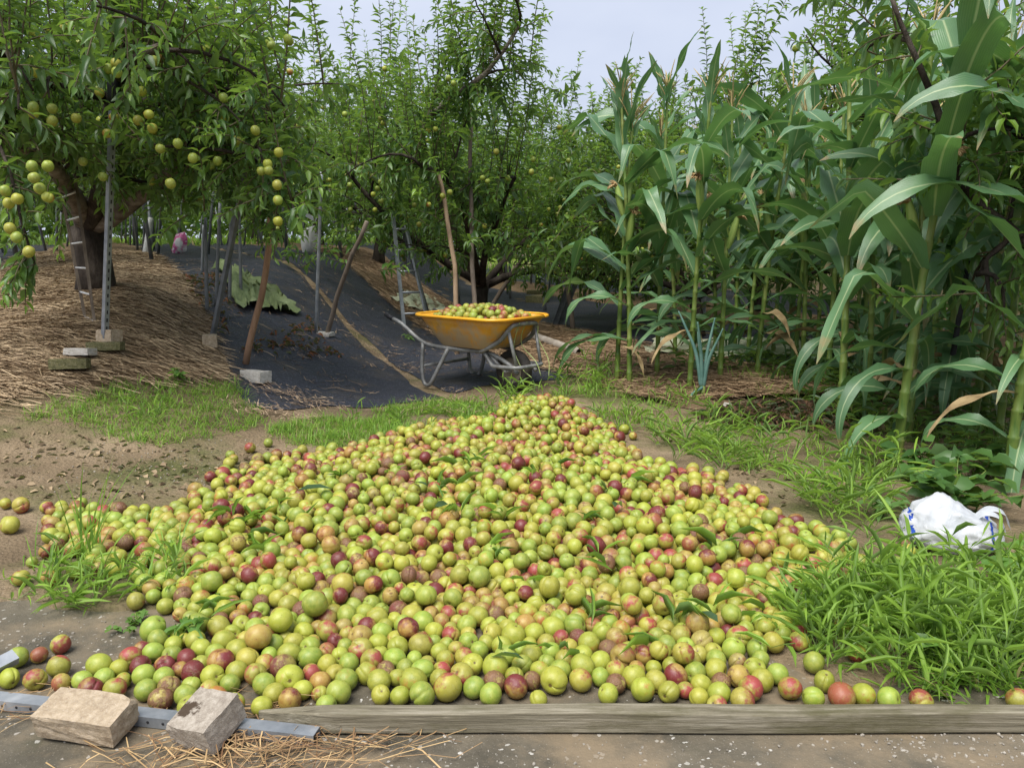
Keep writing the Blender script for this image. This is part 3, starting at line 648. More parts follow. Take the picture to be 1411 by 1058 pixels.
# tree at the right whose bough hangs over the maize
t2 = Tree(23); base2 = np.array([2.75, 3.5, hf(2.75, 3.5) - .05])
def L2(px, py, Y): return P(px, py, Y) - base2
t2.wood.tube([(0, 0, 0), (.0, -.02, .3), (-.05, 0, .6)], [.13, .11, .10], 10)
path_scaffold(t2, [(-.05, 0, .55), L2(1440, 330, 3.6), L2(1340, 290, 3.6), L2(1310, 190, 3.6), L2(1270, 90, 3.6), L2(1225, 0, 3.6)], .032, .008, 6, 13, sprout=.05, tall=.5, fruit=0, seclen=(.2, .4), secdroop=.7, lsize=.105)
path_scaffold(t2, [L2(1440, 330, 3.6), L2(1400, 320, 3.6), L2(1370, 340, 3.6), L2(1345, 390, 3.6)], .018, .006, 4, 9, sprout=.06, tall=.4, fruit=0, seclen=(.18, .35), secdroop=.9, lsize=.10)
path_scaffold(t2, [(-.05, 0, .55), (.5, .6, 1.6), (.9, 1.2, 2.1)], .05, .015, 4, 6)
path_scaffold(t2, [(-.05, 0, .55), L2(1480, 240, 3.5), L2(1420, 200, 3.6), L2(1385, 160, 3.7)], .03, .010, 2, 6, sprout=.5, tall=.9)
mw, mc = t2.meshes('t2'); place_tree(mw, mc, tuple(base2), 0, 1, 'plum tree reaching its long leafy bough over the maize', None, (), 2)

# orchard trees: prototypes, then copies along the rows
def vase_tree(seed, fine, nsc, nsec, dens, tall, fruit=0.0, sprout=.36, droop=-.12, ls=.112, nfill=360):
    t = Tree(seed, fine); rng = t.rng; h = rng.uniform(.45, .65)
    t.wood.tube(grow(rng, (0, 0, 0), (.1 * rng.normal(), .1 * rng.normal(), 1), h, 4, (0, 0, .05), .06), [.115, .095, .085, .082, .085], 9)
    top = (np.concatenate(t.wood.V)[-1])
    for i in range(nsc):
        a = i * 6.283 / nsc + rng.uniform(-.35, .35) + seed
        t.scaffold(top - [0, 0, .05], (math.cos(a), math.sin(a), rng.uniform(.55, 1.0)), rng.uniform(1.9, 2.5), .05, (0, 0, droop), nsec, dens, sprout, tall, fruit, lsize=ls)
    rr0 = 2.35 * rng.uniform(.03, 1, nfill) ** .5; aa = rng.uniform(0, 6.283, nfill); zz = rng.uniform(.95, 2.7, nfill) - .25 * (rr0 / 2.3) ** 2
    t.fill(np.c_[rr0 * np.cos(aa), rr0 * np.sin(aa), zz], lsize=ls * 1.08)
    if fruit:
        ra = rng.uniform(1.5, 2.45, 90); ab = rng.uniform(0, 6.283, 90); t.fruit = list(np.c_[ra * np.cos(ab), ra * np.sin(ab), rng.uniform(1.1, 2.3, 90)]) + t.fruit
    return t
mid = [vase_tree(31, True, 5, 8, 9, 1.65, .16), vase_tree(32, True, 5, 8, 9, 1.55, .16)]
far = [vase_tree(41, False, 5, 7, 8, 1.7, ls=.12, nfill=420), vase_tree(42, False, 6, 6, 8, 1.7, ls=.12, nfill=420)]
MIDM = [t.meshes('m') for t in mid]; FARM = [t.meshes('f') for t in far]
print('tree protos', [len(m[1].polygons) for m in MIDM + FARM])
rr = np.random.default_rng(77)
row_lab = {3.95: 'tree row behind the wheelbarrow', -.05: 'tree row on the straw bank', 7.95: 'middle tree row', -4.05: 'row beyond the straw bank'}
n_tree = 0
for v in (-8.05, -4.05, -.05, 3.95, 7.95, 11.95, 15.95, 19.95, 23.95, 27.95):
    for k in range(-2, 11):
        u = {-.05: 6.95, 3.95: 8.6}.get(v, 5.2 + (v * .37) % 4) + k * 3.9
        x, y = uv2xy(u, v)
        if v == 3.95 and k == -1: x, y = 2.05, 8.6
        if y < 5.4 or y > 27 or (v == -.05 and k < 1): continue
        px, py, dep = proj(np.array([x, y, 1.8]))
        rad = 2.6 * FPX / dep
        if px + rad < 0 or px - rad > IW: continue
        near = y < 15; i = rr.integers(2); n_tree += 1
        fr = list(mid[i].fruit[:160]) if y < 14 else []
        if v == 3.95 and k == 0: lab, gr = 'plum tree standing directly behind the loaded wheelbarrow', None
        elif v == 3.95 and k == -1: lab, gr = 'plum tree whose trunk shows between the maize stalks', None
        elif v == 3.95 and k == 1: lab, gr = 'plum tree next in line behind the wheelbarrow tree', None
        elif v == -.05 and k == 1: lab, gr = 'plum tree next behind the forked tree on the straw bank', None
        elif v == 3.95: lab, gr = 'leafy plum tree far along the row behind the wheelbarrow', 'far trees in the wheelbarrow row'
        elif v == -.05: lab, gr = 'leafy plum tree far along the straw bank', 'far trees along the straw bank'
        elif v < -1: lab, gr = 'leafy plum tree beyond the far side of the straw bank', 'trees beyond the straw bank'
        elif v == 7.95: lab, gr = 'leafy plum tree in the row behind the wide black fabric', 'trees behind the wide fabric'
        else: lab, gr = 'leafy plum tree in the orchard rows far behind the maize', 'orchard trees far behind the maize'
        me = (MIDM if near else FARM)[i]
        if v == 3.95 and k == 0:
            b3 = np.array([float(x), float(y), hf(x, y) - .03]); t3 = vase_tree(35, True, 5, 7, 9, 1.6, .16); L3 = lambda a_, b_, Y_: P(a_, b_, Y_) - b3
            path_scaffold(t3, [(0, 0, .5), L3(560, 190, 8.4), L3(620, 135, 7.7), L3(655, 120, 7.3), L3(715, 40, 7.1)], .05, .012, 7, 12, True, fruit=0, lsize=.105)
            path_scaffold(t3, [(0, 0, .5), L3(640, 280, 8.2), L3(608, 235, 7.5), L3(570, 225, 7.2)], .04, .012, 6, 12, fruit=0, lsize=.105)
            t3.fruit = [L3(a_, b_, Y_) for a_, b_, Y_ in ((578, 170, 7.3), (590, 180, 7.3), (600, 178, 7.3), (530, 95, 7.6), (625, 115, 7.1), (618, 108, 7.1), (610, 270, 7.2), (620, 265, 7.2), (520, 260, 7.4), (525, 277, 7.4), (482, 255, 7.5), (735, 220, 7.5), (665, 245, 7.4), (672, 250, 7.4))] + t3.fruit
            me = t3.meshes('t3'); fr = t3.fruit[:160]; place_tree(me[0], me[1], tuple(b3), 0, 1, lab, gr, fr, 99); continue
        place_tree(me[0], me[1], (float(x), float(y), hf(x, y) - .03), rr.uniform(0, 6.28), (.78 if (v == 3.95 and k == -1) else rr.uniform(1.0, 1.15)), lab, gr, fr, n_tree)
print('trees', n_tree)

# ------------------------------------------------------------------ heap of plums
def in_poly(px, py, poly):
    poly = np.array(poly, float); c = np.zeros(len(px), bool); j = len(poly) - 1
    for i in range(len(poly)):
        a, b = poly[i], poly[j]
        c ^= ((a[1] > py) != (b[1] > py)) & (px < (b[0] - a[0]) * (py - a[1]) / (b[1] - a[1] + 1e-9) + a[0]); j = i
    return c
def edge_dist(x, y, poly):
    d = np.full(len(x), 1e9); poly = np.array(poly)
    for i in range(len(poly)):
        a, b = poly[i - 1], poly[i]; e = b - a; t = np.clip(((x - a[0]) * e[0] + (y - a[1]) * e[1]) / (e @ e + 1e-9), 0, 1)
        d = np.minimum(d, np.hypot(x - a[0] - t * e[0], y - a[1] - t * e[1]))
    return d
HEAP_PX = [(150, 955), (190, 895), (245, 872), (165, 852), (165, 815), (70, 790), (50, 715), (110, 700), (230, 712), (300, 665), (330, 645), (400, 628), (480, 622), (560, 596), (690, 578), (715, 553), (770, 553),
           (830, 592), (885, 640), (1035, 672), (1060, 715), (1175, 755), (1180, 785), (1120, 830), (1130, 865), (1085, 905), (1185, 962), (1195, 975), (420, 975), (340, 985), (150, 962)]
HEAP = np.array([G(*p)[:2] for p in HEAP_PX])
rng = np.random.default_rng(9)
A = rng.uniform([-2.6, 1.45], [2.2, 5.6], (90000, 2)); A = A[in_poly(A[:, 0], A[:, 1], HEAP)]
ed = edge_dist(A[:, 0], A[:, 1], HEAP)
lay = .58 + .42 * sst(ed / .12) + .62 * sst(ed / .55) * (.25 + .75 * sst((A[:, 1] - 1.7) / .7)) + .35 * (fbm(A[:, 0] * 2.5, A[:, 1] * 2.5, 21) - .5) * 2
lay = lay + .9 * np.exp(-((A[:, 0] - .15) ** 2 / .12 + (A[:, 1] - 4.75) ** 2 / .16))        # crest near the barrow
cand_per_m2 = 90000 / (4.8 * 4.15)
keep = rng.random(len(A)) < np.clip(lay, .3, 3.5) * 425 / cand_per_m2
A = A[keep]
LOOSE_PX = [(8, 695), (30, 700), (12, 722), (65, 700), (85, 700), (15, 728), (85, 893), (55, 906), (25, 912), (14, 940), (50, 943), (82, 925), (86, 946), (118, 943), (140, 925), (152, 937), (137, 950), (176, 945), (165, 930),
            (370, 610), (318, 627), (322, 633), (345, 618), (316, 640), (305, 660), (1248, 752), (1222, 775), (1205, 805), (1230, 780), (1165, 868), (1180, 905), (1250, 765), (1185, 870), (860, 592), (842, 587), (872, 600), (850, 598), (1268, 974), (1402, 972),
            (1110, 965), (1135, 945), (1165, 968), (1190, 966), (1215, 970), (240, 905), (300, 600 + 70), (45, 775), (70, 800), (30, 800)]
LO = np.array([G(a, b + 6)[:2] for a, b in LOOSE_PX])
XY = np.concatenate([A, LO]); n = len(XY)
rad = np.clip(rng.normal(.0247, .0030, n), .017, .032)
z = HF(XY[:, 0], XY[:, 1]) + rad + rng.uniform(0, 1, n) * np.concatenate([np.clip(np.clip(lay[keep], 0, 4) - .8, 0, 4) * .055, np.zeros(len(LO))])
p = np.c_[XY, z]
BEAM_B = 1.527
for it in range(150):
    if it % 4 == 0:
        kd = kdtree.KDTree(n)
        for i in range(n): kd.insert(p[i], i)
        kd.balance(); I, J = [], []
        for i in range(n):
            for _, j, dd in kd.find_range(p[i], .072):
                if j > i: I.append(i); J.append(j)
        I = np.array(I); J = np.array(J)
    old = p.copy(); p[:, 2] -= .0035 * (1 - it / 170)
    for sweep in range(2):
        dv = p[J] - p[I]; ds = np.linalg.norm(dv, axis=1) + 1e-9; ov = (rad[I] + rad[J]) * .985 - ds; k = ov > 0
        if k.any():
            c = (dv[k] / ds[k, None]) * (ov[k] * .5)[:, None]; c[:, :2] *= .8
            D = np.zeros_like(p); W = np.zeros(n); np.add.at(D, J[k], c); np.add.at(D, I[k], -c); np.add.at(W, J[k], 1); np.add.at(W, I[k], 1)
            p += D / np.maximum(1, W * .55)[:, None]
        # the wooden stake and the steel channel hold the front of the heap
        lim = np.where(p[:, 0] > -.56, BEAM_B + .004, 1.60 - .105 * np.clip((p[:, 0] + 1.1) / .55, 0, 1.2)) + rad
        p[:, 1] = np.where((p[:, 1] < lim) & (p[:, 2] < .09), lim, p[:, 1])
        fl = HF(p[:, 0], p[:, 1]) + rad * .96; on = p[:, 2] < fl; p[:, 2] = np.maximum(p[:, 2], fl)
        p[on, :2] = old[on, :2] + .75 * (p[on, :2] - old[on, :2])
print('plums', n, 'pairs', len(I))
# which ones show largest
qx, qy, qd = proj(p); pr = rad * FPX / qd; order = np.argsort(-qd); sc_ = .5
buf = np.full((int(IH * sc_) + 80, int(IW * sc_) + 80), -1, np.int32)
for i in order:
    r_ = pr[i] * sc_; x0, y0 = qx[i] * sc_ + 40, qy[i] * sc_ + 40; a0, a1, b0, b1 = int(y0 - r_), int(y0 + r_) + 1, int(x0 - r_), int(x0 + r_) + 1
    if a0 < 0 or b0 < 0 or a1 > buf.shape[0] or b1 > buf.shape[1]: continue
    yy, xx = np.mgrid[a0:a1, b0:b1]; mk = (yy - y0) ** 2 + (xx - x0) ** 2 < r_ * r_; buf[a0:a1, b0:b1][mk] = i
vis = np.bincount(buf[40:-40, 40:-40][buf[40:-40, 40:-40] >= 0], minlength=n)
top = set(np.argsort(-vis)[:300].tolist())
SV, S4, S3, SA, SB, SL, SS = [], [], [], [], [], [], []; off = 0
def plum_group(i):
    x, y = p[i, 0], p[i, 1]
    if x < -.62 and y < 2.0: return 'lying along the perforated steel channel', 'plums along the steel channel'
    if y < 1.66: return 'pressed against the weathered wooden stake', 'plums against the wooden stake'
    if y < 2.0: return 'low on the front slope of the heap', 'plums on the front slope of the heap'
    return 'on top of the heap', 'plums on top of the heap'
LABN = ['plain green plum', 'yellow-green plum', 'yellow-green plum blushed pink', 'orange and tan plum', 'deep red plum', 'brown bruised plum']
for i in range(n):
    hi = i in top; V, F4, F3 = (SH_HI if hi or qd[i] < 2.3 else SH_LO)[rng.integers(10)]; k, ca, cb, sdv = plum_attrs(rng, len(V))
    RM = rand_rot(rng)
    if hi:
        me = mesh_np('plum', V * rad[i], [F4, F3], M['plum'], {'ca': ca, 'cb': cb, 'lc': V, 'sd': sdv})
        o = link('plum', me, None, tuple(p[i]), Matrix(RM.tolist()).to_euler()); wh, gr = plum_group(i)
        tag(o, LABN[k] + ' ' + wh, 'plum', ['plain green ', 'yellow-green ', 'pink-blushed ', 'orange and tan ', 'deep red ', 'brown bruised '][k] + gr)
    else:
        SV.append(V * rad[i] @ RM.T + p[i]); S4.append(F4 + off); S3.append(F3 + off); SA.append(ca); SB.append(cb); SL.append(V); SS.append(sdv); off += len(V)
o = link('plum_heap', mesh_np('plum_heap', np.concatenate(SV), [np.concatenate(S4), np.concatenate(S3)], M['plum'],
    {'ca': np.concatenate(SA), 'cb': np.concatenate(SB), 'lc': np.concatenate(SL), 'sd': np.concatenate(SS)}))
tag(o, 'spreading heap of discarded green, yellow and reddish plums on the ground', 'plum heap', kind='stuff')
HEAP_P = p; HEAP_R = rad
# a few grass leaves and plum leaves lying on the heap
def heap_top(x, y):
    d = np.hypot(HEAP_P[:, 0] - x, HEAP_P[:, 1] - y); k = d < .05
    return float((HEAP_P[k, 2] + HEAP_R[k]).max()) if k.any() else hf(x, y)
for i, (px, py, s, a, lab) in enumerate([(435, 700, .13, .2, 'long grey-green leaf lying on the plum heap'), (850, 722, .075, 1.2, 'dark green curled leaf lying on the plum heap'), (580, 690, .07, 2.5, 'small dark leaf tucked among plums on the heap'),
                                 (610, 720, .06, .6, 'small grey leaf among reddish plums on the heap'), (975, 880, .07, 2.0, 'drooping dark leaf among the front plums'), (700, 930, .08, 2.8, 'broad green leaf wedged behind the wooden stake')]):
    g = G(px, py + 10); rg = np.random.default_rng(i)
    V, F4, F3, C = leaves(np.array([[-s / 2, 0, 0.0]]), np.array([[1.0, 0, .15]]), np.array([s]), np.array([.2]), rg, np.array([[.05, .10, .045]]))
    tag(link('fallen_leaf', mesh_np('fallen_leaf', V, [F4, F3], M['leaf'], {'col': C}), None, (g[0], g[1], heap_top(g[0], g[1]) + .004), (0, 0, a)), lab, 'leaf')
print('heap done')

# ------------------------------------------------------------------ front edge: wooden stake, steel channel, bricks
bl = 2.02
m = MB(); xs = [-.535, -.50, -.40, -.37] + list(np.linspace(-.3, bl - .54, 26))
prof = []
for x in xs:
    t = min(1, max(0, (x + .535) / .15)); hh = .010 + .026 * t + .0012 * math.sin(x * 9); yb = 1.527 + .002 * math.sin(x * 5); yf = 1.527 - (.010 + .030 * t) + .002 * math.sin(x * 7 + 1)
    zc = .012 + (1 - t) * .012
    prof.append([(x, yf, zc - .008), (x, yb, zc - .008), (x, yb, zc + hh), (x, yf + .001, zc + hh)])
V = np.array(prof).reshape(-1, 3); F = [[4 * i + a, 4 * i + (a + 1) % 4, 4 * i + 4 + (a + 1) % 4, 4 * i + 4 + a] for i in range(len(xs) - 1) for a in range(4)]
m.add(V, F + [[3, 2, 1, 0], [len(V) - 4, len(V) - 3, len(V) - 2, len(V) - 1]])
tag(bevel(m.build('wooden_stake', M['board']), .003), 'long weathered wooden stake with pointed end holding back the plums', 'stake')

def channel(name, a, b, label, w_=.034, h_=.022, th=.0022, holes=True, roll=0.0):
    a = np.array(a, float); b = np.array(b, float); d = b - a; L = np.linalg.norm(d)
    rt = Matrix.Rotation(math.atan2(d[1], d[0]), 4, 'Z') @ Matrix.Rotation(-math.asin(d[2] / L), 4, 'Y') @ Matrix.Rotation(roll, 4, 'X')
    o = empty(name, tuple(a), 0, label, 'steel channel'); o.matrix_world = Matrix.Translation(a) @ rt
    m = MB(); m.box((L / 2, 0, h_), (L, w_, th)); m.box((L / 2, -w_ / 2 + th / 2, h_ / 2 - .0006), (L, th, h_ - .001)); m.box((L / 2, w_ / 2 - th / 2, h_ / 2 - .0006), (L, th, h_ - .001))
    lips = MB().box((L / 2, -w_ / 2 + .004, .0012), (L, .0075, .002)); link('web', m.mesh('web', M['steel']), o)
    if holes:
        mm = MB(); ang = np.linspace(0, 6.283, 8, endpoint=False)
        ring = np.c_[.0032 * np.cos(ang), 0 * ang, .0032 * np.sin(ang)]
        hm = mesh_np('hole', np.concatenate([ring, ring + [0, .0006, 0]]), [[[i, (i + 1) % 8, 8 + (i + 1) % 8, 8 + i] for i in range(8)], [[0, i + 1, i] for i in range(1, 7)]], M['black'])
        x = L - .02
        while x > .02: link('hole', hm, o, (x, -w_ / 2 - .0008, h_ * .55)); x -= .035
    return o
ga, gb = G(-40, 968), G(437, 1022)
channel('steel_channel', (ga[0], ga[1], .002), (gb[0], gb[1], .002), 'long perforated galvanised steel channel pinned under two bricks')
ga, gb = G(-30, 955), G(24, 932)
channel('steel_channel', (ga[0], ga[1], .035), (gb[0], gb[1], .045), 'short bent end of galvanised channel beside loose plums', .03, .02, holes=False, roll=.5)

def brick_mesh(seed, size, chip=.006, sub=5):
    bm = bmesh.new(); bmesh.ops.create_cube(bm, size=1.0)
    bmesh.ops.subdivide_edges(bm, edges=bm.edges[:], cuts=sub, use_grid_fill=True); r_ = random.Random(seed)
    cut = [(Vector((r_.uniform(-1, 1), r_.uniform(-1, 1), r_.uniform(-1, 1))).normalized(), r_.uniform(.74, .83)) for _ in range(5)]
    for v in bm.verts:
        c = v.co; e = sum(abs(abs(q) - .5) < 1e-4 for q in c)
        for nn, dd in cut:
            k = c.dot(nn) - dd
            if k > 0: c -= nn * k
        if e >= 2: c *= 1 - chip / min(size) * r_.uniform(.1, 1.0) * .28
        v.co = Vector((c.x * size[0], c.y * size[1], c.z * size[2])) + Vector((r_.gauss(0, 1), r_.gauss(0, 1), r_.gauss(0, 1))) * chip * .12
    me = bpy.data.meshes.new('brick'); bm.to_mesh(me); bm.free(); return me
def brick(px, py, size, rot, m, label, seed, name='brick', lift=0.0, Y=None, cat='brick'):
    g = G(px, py) if Y is None else P(px, py, Y); me = brick_mesh(seed, size); me.materials.append(M[m])
    return tag(link(name, me, None, (g[0], g[1], (g[2] if Y is None else g[2]) + size[2] / 2 + lift), rot), label, cat)
brick(122, 1012, (.178, .088, .056), (R(10), R(2), R(-9)), 'brick', 'sandy cement brick lying flat across the steel channel', 4, lift=.014)
brick(287, 1021, (.105, .105, .062), (R(16), R(-6), R(-24)), 'brick_stained', 'broken cement brick with brown stain on the steel channel', 7, lift=.016)
brick(98, 517, (.19, .09, .057), (R(-8), 0, R(12)), 'brick_moss', 'mossy dark brick lying in the straw below the post', 11, lift=.035)
brick(112, 499, (.15, .09, .04), (R(-8), 0, R(-6)), 'brick_pale', 'pale broken slab beside the mossy brick in straw', 12, lift=.04)
brick(147, 491, (.19, .09, .05), (R(-6), 0, R(8)), 'brick_moss', 'green mossy brick under the perforated steel post', 13, lift=.035)
brick(152, 478, (.12, .09, .075), (R(-6), 0, R(-20)), 'brick', 'chipped tan brick wedged at the foot of steel post', 14, lift=.03)
brick(290, 482, (.09, .12, .10), (0, 0, R(20)), 'brick', 'grey brick stood at the foot of the leaning steel post', 15)
brick(353, 526, (.17, .10, .07), (R(-4), 0, R(-28)), 'brick_pale', 'pale concrete block lying on black fabric near wooden pole', 16)
brick(440, 463, (.24, .12, .035), (0, 0, R(-14)), 'brick_pale', 'flat white slab under the upright pipe', 17)
brick(788, 460, (.20, .12, .05), (0, 0, R(-10)), 'brick_moss', 'mossy brick beneath the short brown pole by the tube', 18)
brick(740, 418, (.36, .2, .12), (0, 0, R(-10)), 'brick_moss', 'dark stacked block standing on far black fabric', 19)
brick(741, 409, (.40, .22, .07), (0, 0, R(-6)), 'brick_moss', 'flat capping block on top of dark stacked block', 20, lift=.05)
brick(1003, 566, (.05, .045, .045), (R(10), R(12), R(15)), 'brick_pale', 'small white cube of foam by the dead leaf pile', 21, 'foam_block', cat='foam block')
print('front')

# ------------------------------------------------------------------ wheelbarrow
def rrect(lx, ly, r, n=5, cx=0.0):
    out = []
    for sx, sy, a0 in ((1, 1, 0), (-1, 1, 90), (-1, -1, 180), (1, -1, 270)):
        for k in range(n):
            a = R(a0 + 90 * k / (n - 1)); out.append((cx + sx * (lx / 2 - r) + r * math.cos(a), sy * (ly / 2 - r) + r * math.sin(a)))
    return np.array(out)
def loft(rings):
    n = len(rings[0]); V = np.concatenate(rings); F = [[i * n + j, i * n + (j + 1) % n, (i + 1) * n + (j + 1) % n, (i + 1) * n + j] for i in range(len(rings) - 1) for j in range(n)]
    return V, F, n
def smooth_path(p, n=20):
    p = np.array(p, float); q = np.concatenate([[2 * p[0] - p[1]], p, [2 * p[-1] - p[-2]]]); out = []
    for i in range(1, len(q) - 2):
        for t in np.linspace(0, 1, n // (len(p) - 1) + 1)[:-1]:
            out.append(.5 * ((2 * q[i]) + (-q[i - 1] + q[i + 1]) * t + (2 * q[i - 1] - 5 * q[i] + 4 * q[i + 1] - q[i + 2]) * t * t + (-q[i - 1] + 3 * q[i] - 3 * q[i + 1] + q[i + 2]) * t ** 3))
    out.append(p[-1]); return np.array(out)
wx, wy = P(664, 500, 5.62)[:2]; WZ = hf(wx, wy)
wb = empty('wheelbarrow', (wx, wy, WZ), R(-40), 'yellow plastic wheelbarrow on grey tube frame loaded with plums', 'wheelbarrow')
RZ = .515
rings = [np.c_[rrect(.46, .36, .07, cx=-.02), np.full(20, .295)], np.c_[rrect(.50, .39, .09, cx=-.015), np.full(20, .305)], np.c_[rrect(.66, .50, .11, cx=-.005), np.full(20, .41)], np.c_[rrect(.80, .595, .12, cx=0.0), np.full(20, RZ)],
         np.c_[rrect(.785, .58, .115, cx=0.0), np.full(20, RZ + .001)], np.c_[rrect(.645, .485, .10, cx=-.005), np.full(20, .41)], np.c_[rrect(.48, .37, .07, cx=-.015), np.full(20, .312)]]
V, F, nn = loft(rings); V = np.concatenate([V, [[-.02, 0, .295], [-.015, 0, .312]]])
T3 = [[len(V) - 2, (j + 1) % nn, j] for j in range(nn)] + [[len(V) - 1, 6 * nn + j, 6 * nn + (j + 1) % nn] for j in range(nn)]
link('tray', mesh_np('tray', V, [F, T3], M['tray']), wb)
rg = rrect(.835, .63, .13, 6); link('rim', MB().tube(np.c_[np.concatenate([rg, rg[:1]]), np.full(len(rg) + 1, RZ)], .011, 8).mesh('rim', M['rim'], True), wb)
# inner lip so the rim joins the tray
V, F, nn = loft([np.c_[rrect(.79, .585, .115, 6), np.full(24, RZ + .006)], np.c_[rrect(.835, .63, .13, 6), np.full(24, RZ + .012)]])
link('rim_lip', mesh_np('rim_lip', V, F, M['rim']), wb)
for s in (-1, 1):
    # handle rail runs from the grip under the tray to the wheel fork
    link('handle_rail', MB().tube(smooth_path([(-.66, s * .25, .465), (-.56, s * .25, .43), (-.34, s * .23, .305), (-.05, s * .17, .278), (.16, s * .12, .272), (.34, s * .10, .20), (.42, s * .10, .142)], 26), .0155, 8).mesh('handle_rail', M['tube_grey'], True), wb)
    link('grip', MB().tube([(-.74, s * .25, .495), (-.66, s * .25, .463)], .018, 8).mesh('grip', M['black'], True), wb)
    # U-shaped leg
    link('leg', MB().tube(smooth_path([(-.36, s * .235, .31), (-.36, s * .25, .12), (-.335, s * .255, .02), (-.28, s * .255, .012), (-.225, s * .25, .09), (-.14, s * .20, .285)], 24), .0145, 8).mesh('leg', M['tube_grey'], True), wb)
    link('fork_strut', MB().tube([(.16, s * .125, .272), (.30, s * .085, .142)], .012, 7).mesh('fork_strut', M['tube_grey'], True), wb)
link('cross_bar', MB().tube([(-.36, -.25, .14), (-.36, .25, .14)], .012, 7).mesh('cross_bar', M['tube_grey'], True), wb)
# front guard loop: rises in front of the tray and comes down past the wheel
fx = lambda z: .235 + (z - .295) * .79
guard = [(.14, -.17, .278), (fx(.36) + .02, -.165, .36), (fx(.45) + .022, -.14, .45), (fx(.47) + .024, -.09, .475), (fx(.47) + .026, .09, .475), (fx(.45) + .022, .14, .45), (fx(.36) + .02, .165, .36), (.14, .17, .278)]
link('front_guard', MB().tube(smooth_path(guard, 35), .0155, 8).mesh('front_guard', M['tube_grey'], True), wb)
link('front_loop', MB().tube(smooth_path([(.16, -.15, .275), (.22, -.15, .20), (.27, -.15, .185), (.44, -.13, .19), (.465, 0, .19), (.44, .13, .19), (.27, .15, .185), (.22, .15, .20), (.16, .15, .275)], 40), .014, 8).mesh('front_loop', M['tube_grey'], True), wb)
for s in (-1, 1): link('guard_strut', MB().tube([(.435, s * .13, .19), (fx(.44) + .022, s * .145, .44)], .0125, 7).mesh('guard_strut', M['tube_grey'], True), wb)
# wheel
WR = .145; ang = np.linspace(0, 2 * math.pi, 33)
def lathe(prof, n=32):
    a = np.linspace(0, 2 * math.pi, n, endpoint=False); V = np.concatenate([np.c_[r * np.cos(a), np.full(n, y), r * np.sin(a)] for r, y in prof]); k = len(prof)
    F = [[i * n + j, i * n + (j + 1) % n, (i + 1) * n + (j + 1) % n, (i + 1) * n + j] for i in range(k - 1) for j in range(n)]; return V, F
wh = link('wheel', mesh_np('wheel', *lathe([(.012, -.032), (.03, -.034), (.035, -.018), (.075, -.014), (.088, -.026), (.092, -.026), (.092, .026), (.088, .026), (.075, .014), (.035, .018), (.03, .034), (.012, .032)]), M['hub']), wb, (.30, 0, WR + .002))
link('tyre', mesh_np('tyre', *lathe([(.088, -.027), (.105, -.037), (.125, -.038), (.139, -.030), (.145, -.012), (.145, .012), (.139, .030), (.125, .038), (.105, .037), (.088, .027)]), M['rubber']), wh)
link('axle', MB().tube([(.30, -.10, WR), (.30, .10, WR)], .009, 7).mesh('axle', M['tube_grey'], True), wb)
for pts in ([(fx(.47) + .045, -.08, .49), (fx(.40) + .05, -.06, .40), (fx(.40) + .03, -.055, .30), (.42, -.06, .18), (.50, -.05, .12)],
            [(fx(.47) + .045, -.0, .49), (fx(.40) + .05, .01, .42), (fx(.40) + .04, .02, .32), (.47, .03, .22), (.51, .04, .12)],
            [(fx(.44) + .05, .145, .45), (fx(.40) + .08, .15, .36), (.48, .16, .22), (.50, .14, .10)]):
    link('twine', MB().tube(smooth_path(pts, 16), .0028, 5).mesh('twine', M['twine'], True), wb)
# its load
lr = np.random.default_rng(3); LP = []
for i in range(900):
    x, y = lr.uniform(-.38, .38), lr.uniform(-.28, .28)
    ex = (x / .345) ** 4 + (y / .245) ** 4
    if ex > .95: continue
    dome = .035 + .085 * max(0, 1 - (x / .40) ** 2 - (y / .30) ** 2)
    for zz in ((RZ - .06 + dome, RZ - .105 + dome) if ex < .3 else (RZ - .06 + dome,)):
        if all((x - a) ** 2 + (y - b) ** 2 + (zz - c) ** 2 > .050 ** 2 for a, b, c in LP): LP.append((x, y, zz))
SV, S4, S3, SA, SB, SL, SS = [], [], [], [], [], [], []; off = 0
for q in LP:
    V, F4, F3 = SH_LO[lr.integers(10)]; k, ca, cb, sdv = plum_attrs(lr, len(V), int(lr.choice(5, p=[.34, .36, .14, .04, .12])))
    SV.append(V * lr.uniform(.025, .030) @ rand_rot(lr).T + np.array(q) + lr.normal(0, .004, 3)); S4.append(F4 + off); S3.append(F3 + off); SA.append(ca); SB.append(cb); SL.append(V); SS.append(sdv); off += len(V)
tag(link('plum_load', mesh_np('plum_load', np.concatenate(SV), [np.concatenate(S4), np.concatenate(S3)], M['plum'], {'ca': np.concatenate(SA), 'cb': np.concatenate(SB), 'lc': np.concatenate(SL), 'sd': np.concatenate(SS)}), None, (wx, wy, WZ), (0, 0, R(-40))),
    'load of green and reddish plums filling the yellow wheelbarrow', 'plum load', kind='stuff')
print('barrow')

# weathered tube lying on the straw
a, b = G(732, 468), G(799, 493); d = b - a
tb = empty('tube', tuple(a), 0, 'weathered grey-brown open tube lying on straw beside the wheelbarrow', 'tube')
n_ = 16; an = np.linspace(0, 6.283, n_, endpoint=False); L = np.linalg.norm(d); ax = d / L; sv = nrm(np.cross(ax, [0, 0, 1.0])); up = np.cross(sv, ax)
def ringp(t, r): return a + np.array([0, 0, .045]) + ax * t + r * (np.cos(an)[:, None] * sv + np.sin(an)[:, None] * up) - a
V, F, _ = loft([ringp(t, .04 + .0015 * math.sin(t * 40)) for t in np.linspace(0, L, 14)] + [ringp(L, .034), ringp(L - .3, .033)])
link('shell', mesh_np('shell', V, F, M['carton']), tb)

